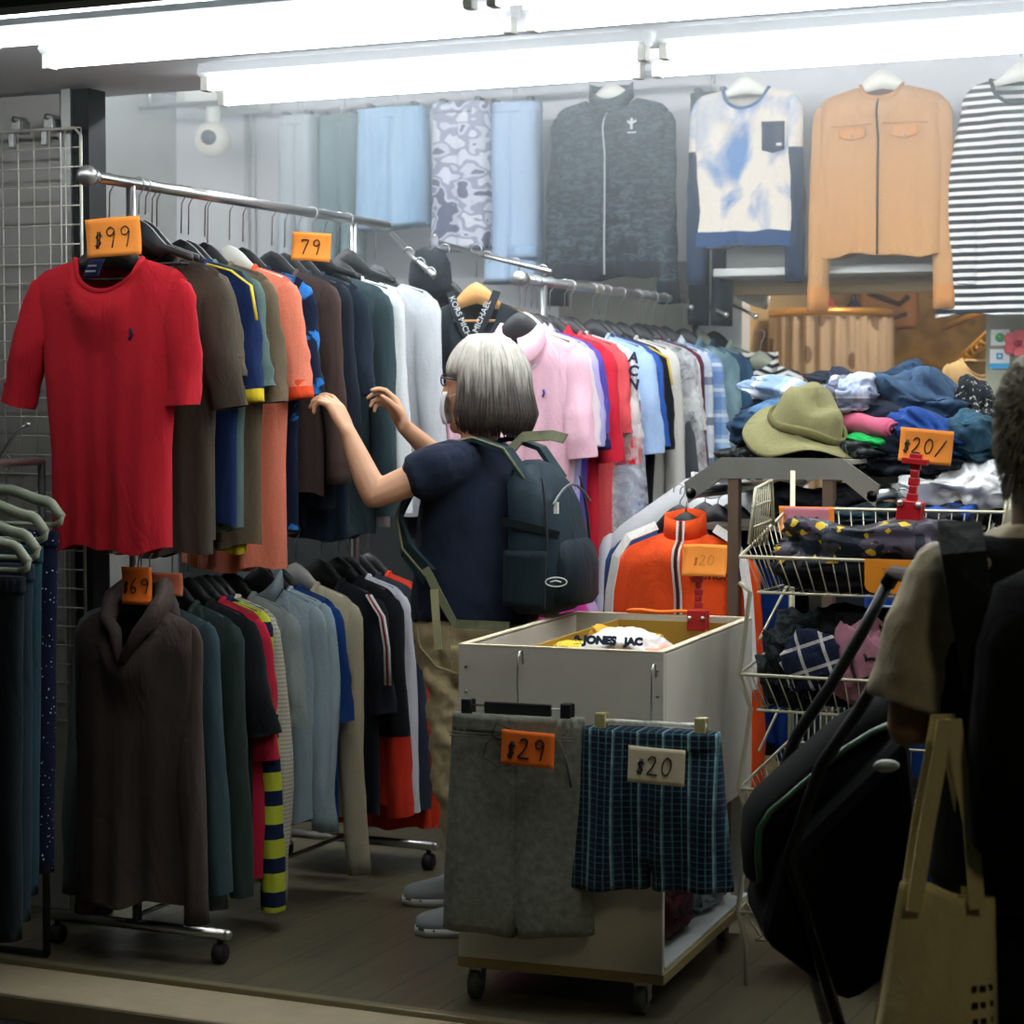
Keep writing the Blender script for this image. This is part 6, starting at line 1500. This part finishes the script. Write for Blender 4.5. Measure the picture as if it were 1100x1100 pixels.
limb(b, [(*mp(-.01, -.175, 1.13), .058), (*mp(-.005, -.21, .99), .050), (*ELR, .040), (*WRR, .027)])
hand_mesh(b, WRR, (WRR - ELR), (0, 0, -1), -1, curl=(.8, .9, .9, 1.0), sc=1.0)
b.loft([moval(z, rf, rl) for z, rf, rl in ((.66, .10, .15), (.85, .10, .14), (1.0, .11, .16), (1.10, .10, .17), (1.15, .06, .10))])
for s in (-1, 1): limb(b, [(*mp(0, s * .09, .68), .085), (*mp(.02, s * .10, .30), .055), (*mp(-.02, s * .10, -.05), .036), (*mp(.08, s * .10, -.11), .034)])
link('body', remeshed(b, .0065, 6, MO), skinmat('#8a6a50', '#6e5038'), mn)
b = MB(); b.loft([moval(z, rf, rl, cf) for z, rf, rl, cf in ((.62, .15, .195, 0), (.80, .145, .185, 0), (1.0, .14, .195, -.005), (1.09, .125, .20, -.008), (1.15, .10, .185, -.01), (1.19, .075, .12, -.01), (1.215, .062, .07, -.005))])
for s in (-1, 1):
    limb(b, [(*mp(-.01, s * .165, 1.115), .078), (*mp(-.005, s * .195, 1.02), .082), (*mp(-.005, s * .208, .97), .083)])
    b.tube([mp(-.005, s * .20, 1.0), mp(-.004, s * .222, .895)], [.082, .086], 24)
ts = link('t_shirt', remeshed(b, .008, 4, MO), cloth('#b4a98c'), mn)
q = ts.modifiers.new('creases', 'DISPLACE'); tx2 = bpy.data.textures.new('creases2', 'CLOUDS'); tx2.noise_scale = .09; q.texture = tx2; q.strength = .02; q.mid_level = .5
b = MB(); b.loft([moval(z, rf, rl) for z, rf, rl in ((.55, .13, .17), (.64, .135, .18), (.70, .13, .175))])
for s in (-1, 1): b.loft([[mp((-.0 + r * cos(q)) + .02 * (1 - abs(z - .3) / .5), s * .095 + r * .95 * sin(q), z) for q in [2 * pi * i / 20 for i in range(20)]] for z, r in ((.62, .105), (.3, .082), (0, .07), (-.08, .068))])
link('trousers', remeshed(b, .01, 3, MO), cloth('#0e0f11'), mn)
b = MB(); b.loft([moval(z, rf, rl, cf, n=40) for z, rf, rl, cf in ((.60, .160, .205, 0), (.62, .163, .208, 0), (.80, .158, .198, 0), (.97, .152, .192, -.005), (1.06, .142, .172, -.006), (1.12, .125, .160, -.008), (1.165, .100, .150, -.01), (1.195, .078, .115, -.01))])
b.loft([moval(z, rf, rl, cf, n=40) for z, rf, rl, cf in ((.60, .150, .195, 0), (.9, .148, .19, 0))], True)
link('vest', remeshed(b, .008, 3, MO), cloth('#0c0f0d', rough=.9), mn)
for s in (-1, 1): obj('shoe', MB().loft([[mp(f, s * .10 + w_ * cos(q), -.148 + max(0, sin(q)) * h_) for q in [2 * pi * i / 16 for i in range(16)]] for f, w_, h_ in ((-.07, .025, .06), (-.03, .036, .09), (.06, .042, .08), (.15, .045, .05), (.21, .02, .03))]), plain('shoe_black', '#101112', .6), mn, org=MO)
# cropped hair
b = MB(); rnd = random.Random(9)
b.loft([moval(z, rf, rl, cf, n=32, pw=1) for z, rf, rl, cf in ((1.30, .070, .066, -.022), (1.33, .082, .076, -.018), (1.38, .095, .081, -.012), (1.43, .106, .084, .0), (1.47, .092, .073, -.003), (1.50, .066, .055, -.006), (1.517, .02, .02, -.006))])
for i in range(1500):
    a = rnd.uniform(radians(70), radians(290)) if rnd.random() < .8 else rnd.uniform(-pi, pi); zz = rnd.uniform(1.27, 1.515)
    if abs(((a + pi) % (2 * pi)) - pi) < radians(72) and zz < 1.44: continue
    k = min(1, max(.1, (1 - max(0, (zz - 1.41) / .108) ** 2.2))) ** .5; k *= 1 - .20 * max(0, (1.35 - zz) / .08)
    p = mp(-.008 + .104 * k * cos(a), .083 * k * sin(a), zz); n_ = (p - mp(0, 0, 1.38)).normalized() + Vector((0, 0, -.5))
    b.tube([p - n_ * .003, p + n_ * .006, p + n_ * .012 + Vector((0, 0, -.006))], [.0022, .0018, .0006], 3)
obj('hair', b, plain('grey_crop', '#a09a88', .7, var=.5), mn, org=MO)
# his black backpack with straps
bo = mp(-.165, -.02, .66)
pk = thing('backpack', 'black backpack worn by the grey-haired passer-by', 'backpack', bo, ang)
b = MB(); b.loft([oval((cx_, 0, z), rx, ry, pw=.72, n=36) for z, rx, ry, cx_ in ((0, .05, .12, 0), (.03, .08, .145, 0), (.2, .09, .15, -.005), (.36, .075, .14, 0), (.46, .05, .11, .02), (.485, .02, .06, .03))])
BK = cloth('#0a0c0b', rough=.9); obj('main_bag', b, BK, pk)
for s in (1, -1):
    P = [mp(-.165, s * .10, .95), mp(-.150, s * .125, 1.08), mp(-.11, s * .14, 1.165), mp(-.03, s * .148, 1.212), mp(.06, s * .15, 1.18), mp(.135, s * .14, 1.09), mp(.165, s * .13, .96), mp(.14, s * .15, .80), mp(.0, s * .17, .72), mp(-.10, s * .13, .70)]
    obj('shoulder_strap', MB().ribbon(P, .075, .016, [tuple(-Mf), tuple(-Mf), tuple(-Mf + Vector((0, 0, .8))), (0, 0, 1), tuple(Mf * .4 + Vector((0, 0, 1))), tuple(Mf), tuple(Mf), tuple(Mf + Ml * s), tuple(Ml * s), tuple(Ml * s)]), cloth('#0e1511', rough=.9), pk, loc=None, org=(0, 0, 0))
for c in pk.children:
    if c.name.startswith('shoulder_strap'):
        c.data.transform(Matrix.Rotation(-ang, 4, 'Z') @ Matrix.Translation(-bo))
# tote bag on his arm
TM = cloth('#d2c48c'); q0 = at(1005, 955, d=3.63)
tb = thing('tote_bag', 'cream canvas tote bag with long handles on the passer-by\'s arm', 'tote bag', q0, YAW)
def tp(px, py, off=0): 
    p = at(px, py, d=3.63) - q0; p = Matrix.Rotation(-YAW, 3, 'Z') @ p; return Vector((p.x, off, p.z))
tl_, tr_, bl_, br_ = tp(968, 948), tp(1068, 965), tp(930, 1160), tp(1075, 1160)
def toteside(sg):
    def f(u, v):
        p = tl_.lerp(tr_, u).lerp(bl_.lerp(br_, u), v); e = (1 - abs(2 * u - 1) ** 4); 
        return Vector((p.x, sg * (.008 + .045 * e * min(1, v * 1.3 + .15)) + .008 * sin(9 * u + 3 * v) * e, p.z + .006 * sin(7 * u) * (1 - v)))
    return f
b = MB(); b.grid(toteside(-1), 20, 24); b.grid(toteside(1), 20, 24)
b.add([toteside(-1)(0, 1), toteside(-1)(1, 1), toteside(1)(1, 1), toteside(1)(0, 1)], [(0, 1, 2, 3)])
obj('bag_body', b, TM, tb, solid=.003, weld=.0005)
apx = tp(1012, 772)
for sg in (-1, 1):
    L1 = [tp(978, 975, sg * .03), tp(990, 890, sg * .03), tp(1003, 815, sg * .03), Vector((apx.x - .004, sg * .03, apx.z)), Vector((apx.x + .012, sg * .028, apx.z + .002)), tp(1025, 815, sg * .03), tp(1038, 880, sg * .03), tp(1046, 972, sg * .03)]
    obj('handle', MB().ribbon([tuple(p) for p in L1], .026, .004, (0, -1, 0)), TM, tb)
b = MB()
for r_ in range(3):
    for c_ in range(3):
        x0_ = tp(1043 + c_ * 9, 1057 + r_ * 17); b.box((x0_.x, toteside(-1)(.82 + .06 * c_, .5 + r_ * .08).y - .004, x0_.z), (.008 + .002 * ((r_ + c_) % 2), .002, .010)); 
obj('printed_marks', b, cloth('#1d2a1d'), tb)
b = MB(); b.ball(tp(1012, 1030, .0), .05, (.9, .4, 1.9), 12)
bt_ = thing('bottle', 'dark round-shouldered bottle standing inside the cream tote', 'bottle', q0, YAW)
obj('bottle_body', MB().loft([oval((tp(1010, 1080).x, .0, z), r_, r_ * .55) for z, r_ in ((tp(0, 1150).z, .05), (tp(0, 1090).z, .058), (tp(0, 1020).z, .058), (tp(0, 985).z, .035), (tp(0, 972).z, .015))]), plain('bottle_dark', '#1a1d14', .4), bt_)

# pushchair in front of the passer-by
so = at(880, 850, d=4.25); so = Vector((so.x, so.y, -.15))
pc = thing('pushchair', 'black folding pushchair with a dark canopy beside the passer-by', 'pushchair', so, YAW)
def sp(px, py, off=0):
    p = at(px, py, d=4.25) - so; p = Matrix.Rotation(-YAW, 3, 'Z') @ p; return Vector((p.x, off, p.z))
FB = plain('frame_black', '#101312', .4, .3); CB = plain('canopy_cloth', (.004, .005, .0045), .9, spec=.1)
for o in (-.18, .18):
    obj('frame_bar', MB().tube([sp(968, 636, o), sp(940, 690, o), sp(905, 750, o), sp(868, 805, o), sp(835, 900, o), sp(905, 1130, o)], .013, 10), FB, pc)
obj('handle', MB().tube([sp(968, 636, -.18), sp(975, 622, -.17), sp(978, 618, 0), sp(975, 622, .17), sp(968, 636, .18)], .016, 10), FB, pc)
obj('handle_button', MB().ball(sp(967, 637, -.20), .011, (1, .6, 1.2), 8), WHITEP, pc)
b = MB(); R_ = []
prof = [(962, 738), (930, 752), (898, 772), (866, 800), (836, 828), (812, 850), (799, 872), (797, 905), (800, 940)]
for i, (x, y) in enumerate(prof):
    c = sp(905, 920); p = sp(x, y); wd = .10 * min(1, .75 + .12 * i)
    R_.append([Vector((c.x + (p.x - c.x) * (1 - .10 * (abs(k) ** 3)), k * wd, c.z + (p.z - c.z) * (1 - .16 * abs(k) ** 3))) for k in [-1 + j / 6 for j in range(13)]])
b.add([p for r in R_ for p in r], [(i * 13 + j, i * 13 + j + 1, (i + 1) * 13 + j + 1, (i + 1) * 13 + j) for i in range(len(R_) - 1) for j in range(12)])
for s in (0, 12):
    rim = [r[s] for r in R_]; b.add(rim + [sp(935, 905, R_[0][s].y)], [tuple(range(len(rim) + 1))])
obj('canopy', b, CB, pc, solid=.006)
obj('canopy_piping', MB().tube([r[0] + Vector((0, -.004, 0)) for r in R_], .007, 8), plain('dark_green_piping', '#33543a', .35), pc)
b = MB(); b.loft([[sp(x, y, o) + Vector((0, .17 * cos(q), 0)) * 0 + Vector((0, o2, 0)) for x, y, o2 in ()] for q in ()]) if False else None
b = MB(); b.extrude([sp(830, 900, -.17), sp(960, 770, -.17), sp(985, 1000, -.17), sp(900, 1060, -.17), sp(808, 990, -.17)], Matrix.Identity(3) @ Vector((0, .34, 0))); obj('seat_shell', b, CB, pc, bevel=.03)
for x in (815, 985):
    for o in (-.2, .2):
        w0 = sp(x, 900, o); w0.z = .085; obj('wheel', MB().tube([w0 + Vector((0, -.015, 0)), w0 + Vector((0, .015, 0))], .085, 24), RUBBER, pc)
obj('axle_bar', MB().tube([Vector((sp(815, 900).x, -.19, .085)), Vector((sp(985, 900).x, -.19, .085))], .010, 8).tube([Vector((sp(815, 900).x, .19, .085)), Vector((sp(985, 900).x, .19, .085))], .010, 8), FB, pc)
obj('buckle', MB().ball(sp(934, 805, -.19), .018, (1.4, .5, .7), 8), plain('pale_buckle', '#b8beb4', .4), pc)

# ---------------------------------------------------------------- added haze volume, imitates the lens veil near the lamps
hz = MB().box((-2.33, 6.42, 2.02), (5.5, 2.50, 1.42)); hm2 = bpy.data.materials.new('haze'); hm2.use_nodes = True; nt = hm2.node_tree; nt.nodes.clear()
vo = nt.nodes.new('ShaderNodeVolumeScatter'); hh_ = N(nt); zz = hh_.math('MINIMUM', hh_.math('MAXIMUM', hh_.math('DIVIDE', hh_.math('SUBTRACT', hh_.xyz(2), 1.3), .95), 0.0), 1.0); nt.links.new(hh_.math('MULTIPLY', hh_.math('POWER', zz, 1.4), HAZE), vo.inputs['Density']); vo.inputs['Anisotropy'].default_value = .55; vo.inputs['Color'].default_value = (.86, .96, 1, 1)
ou = nt.nodes.new('ShaderNodeOutputMaterial'); nt.links.new(vo.outputs[0], ou.inputs['Volume'])
ho = obj('haze', hz, hm2); tag(ho, 'added haze standing in for the lens veil near the lamps', 'haze', kind='stuff')
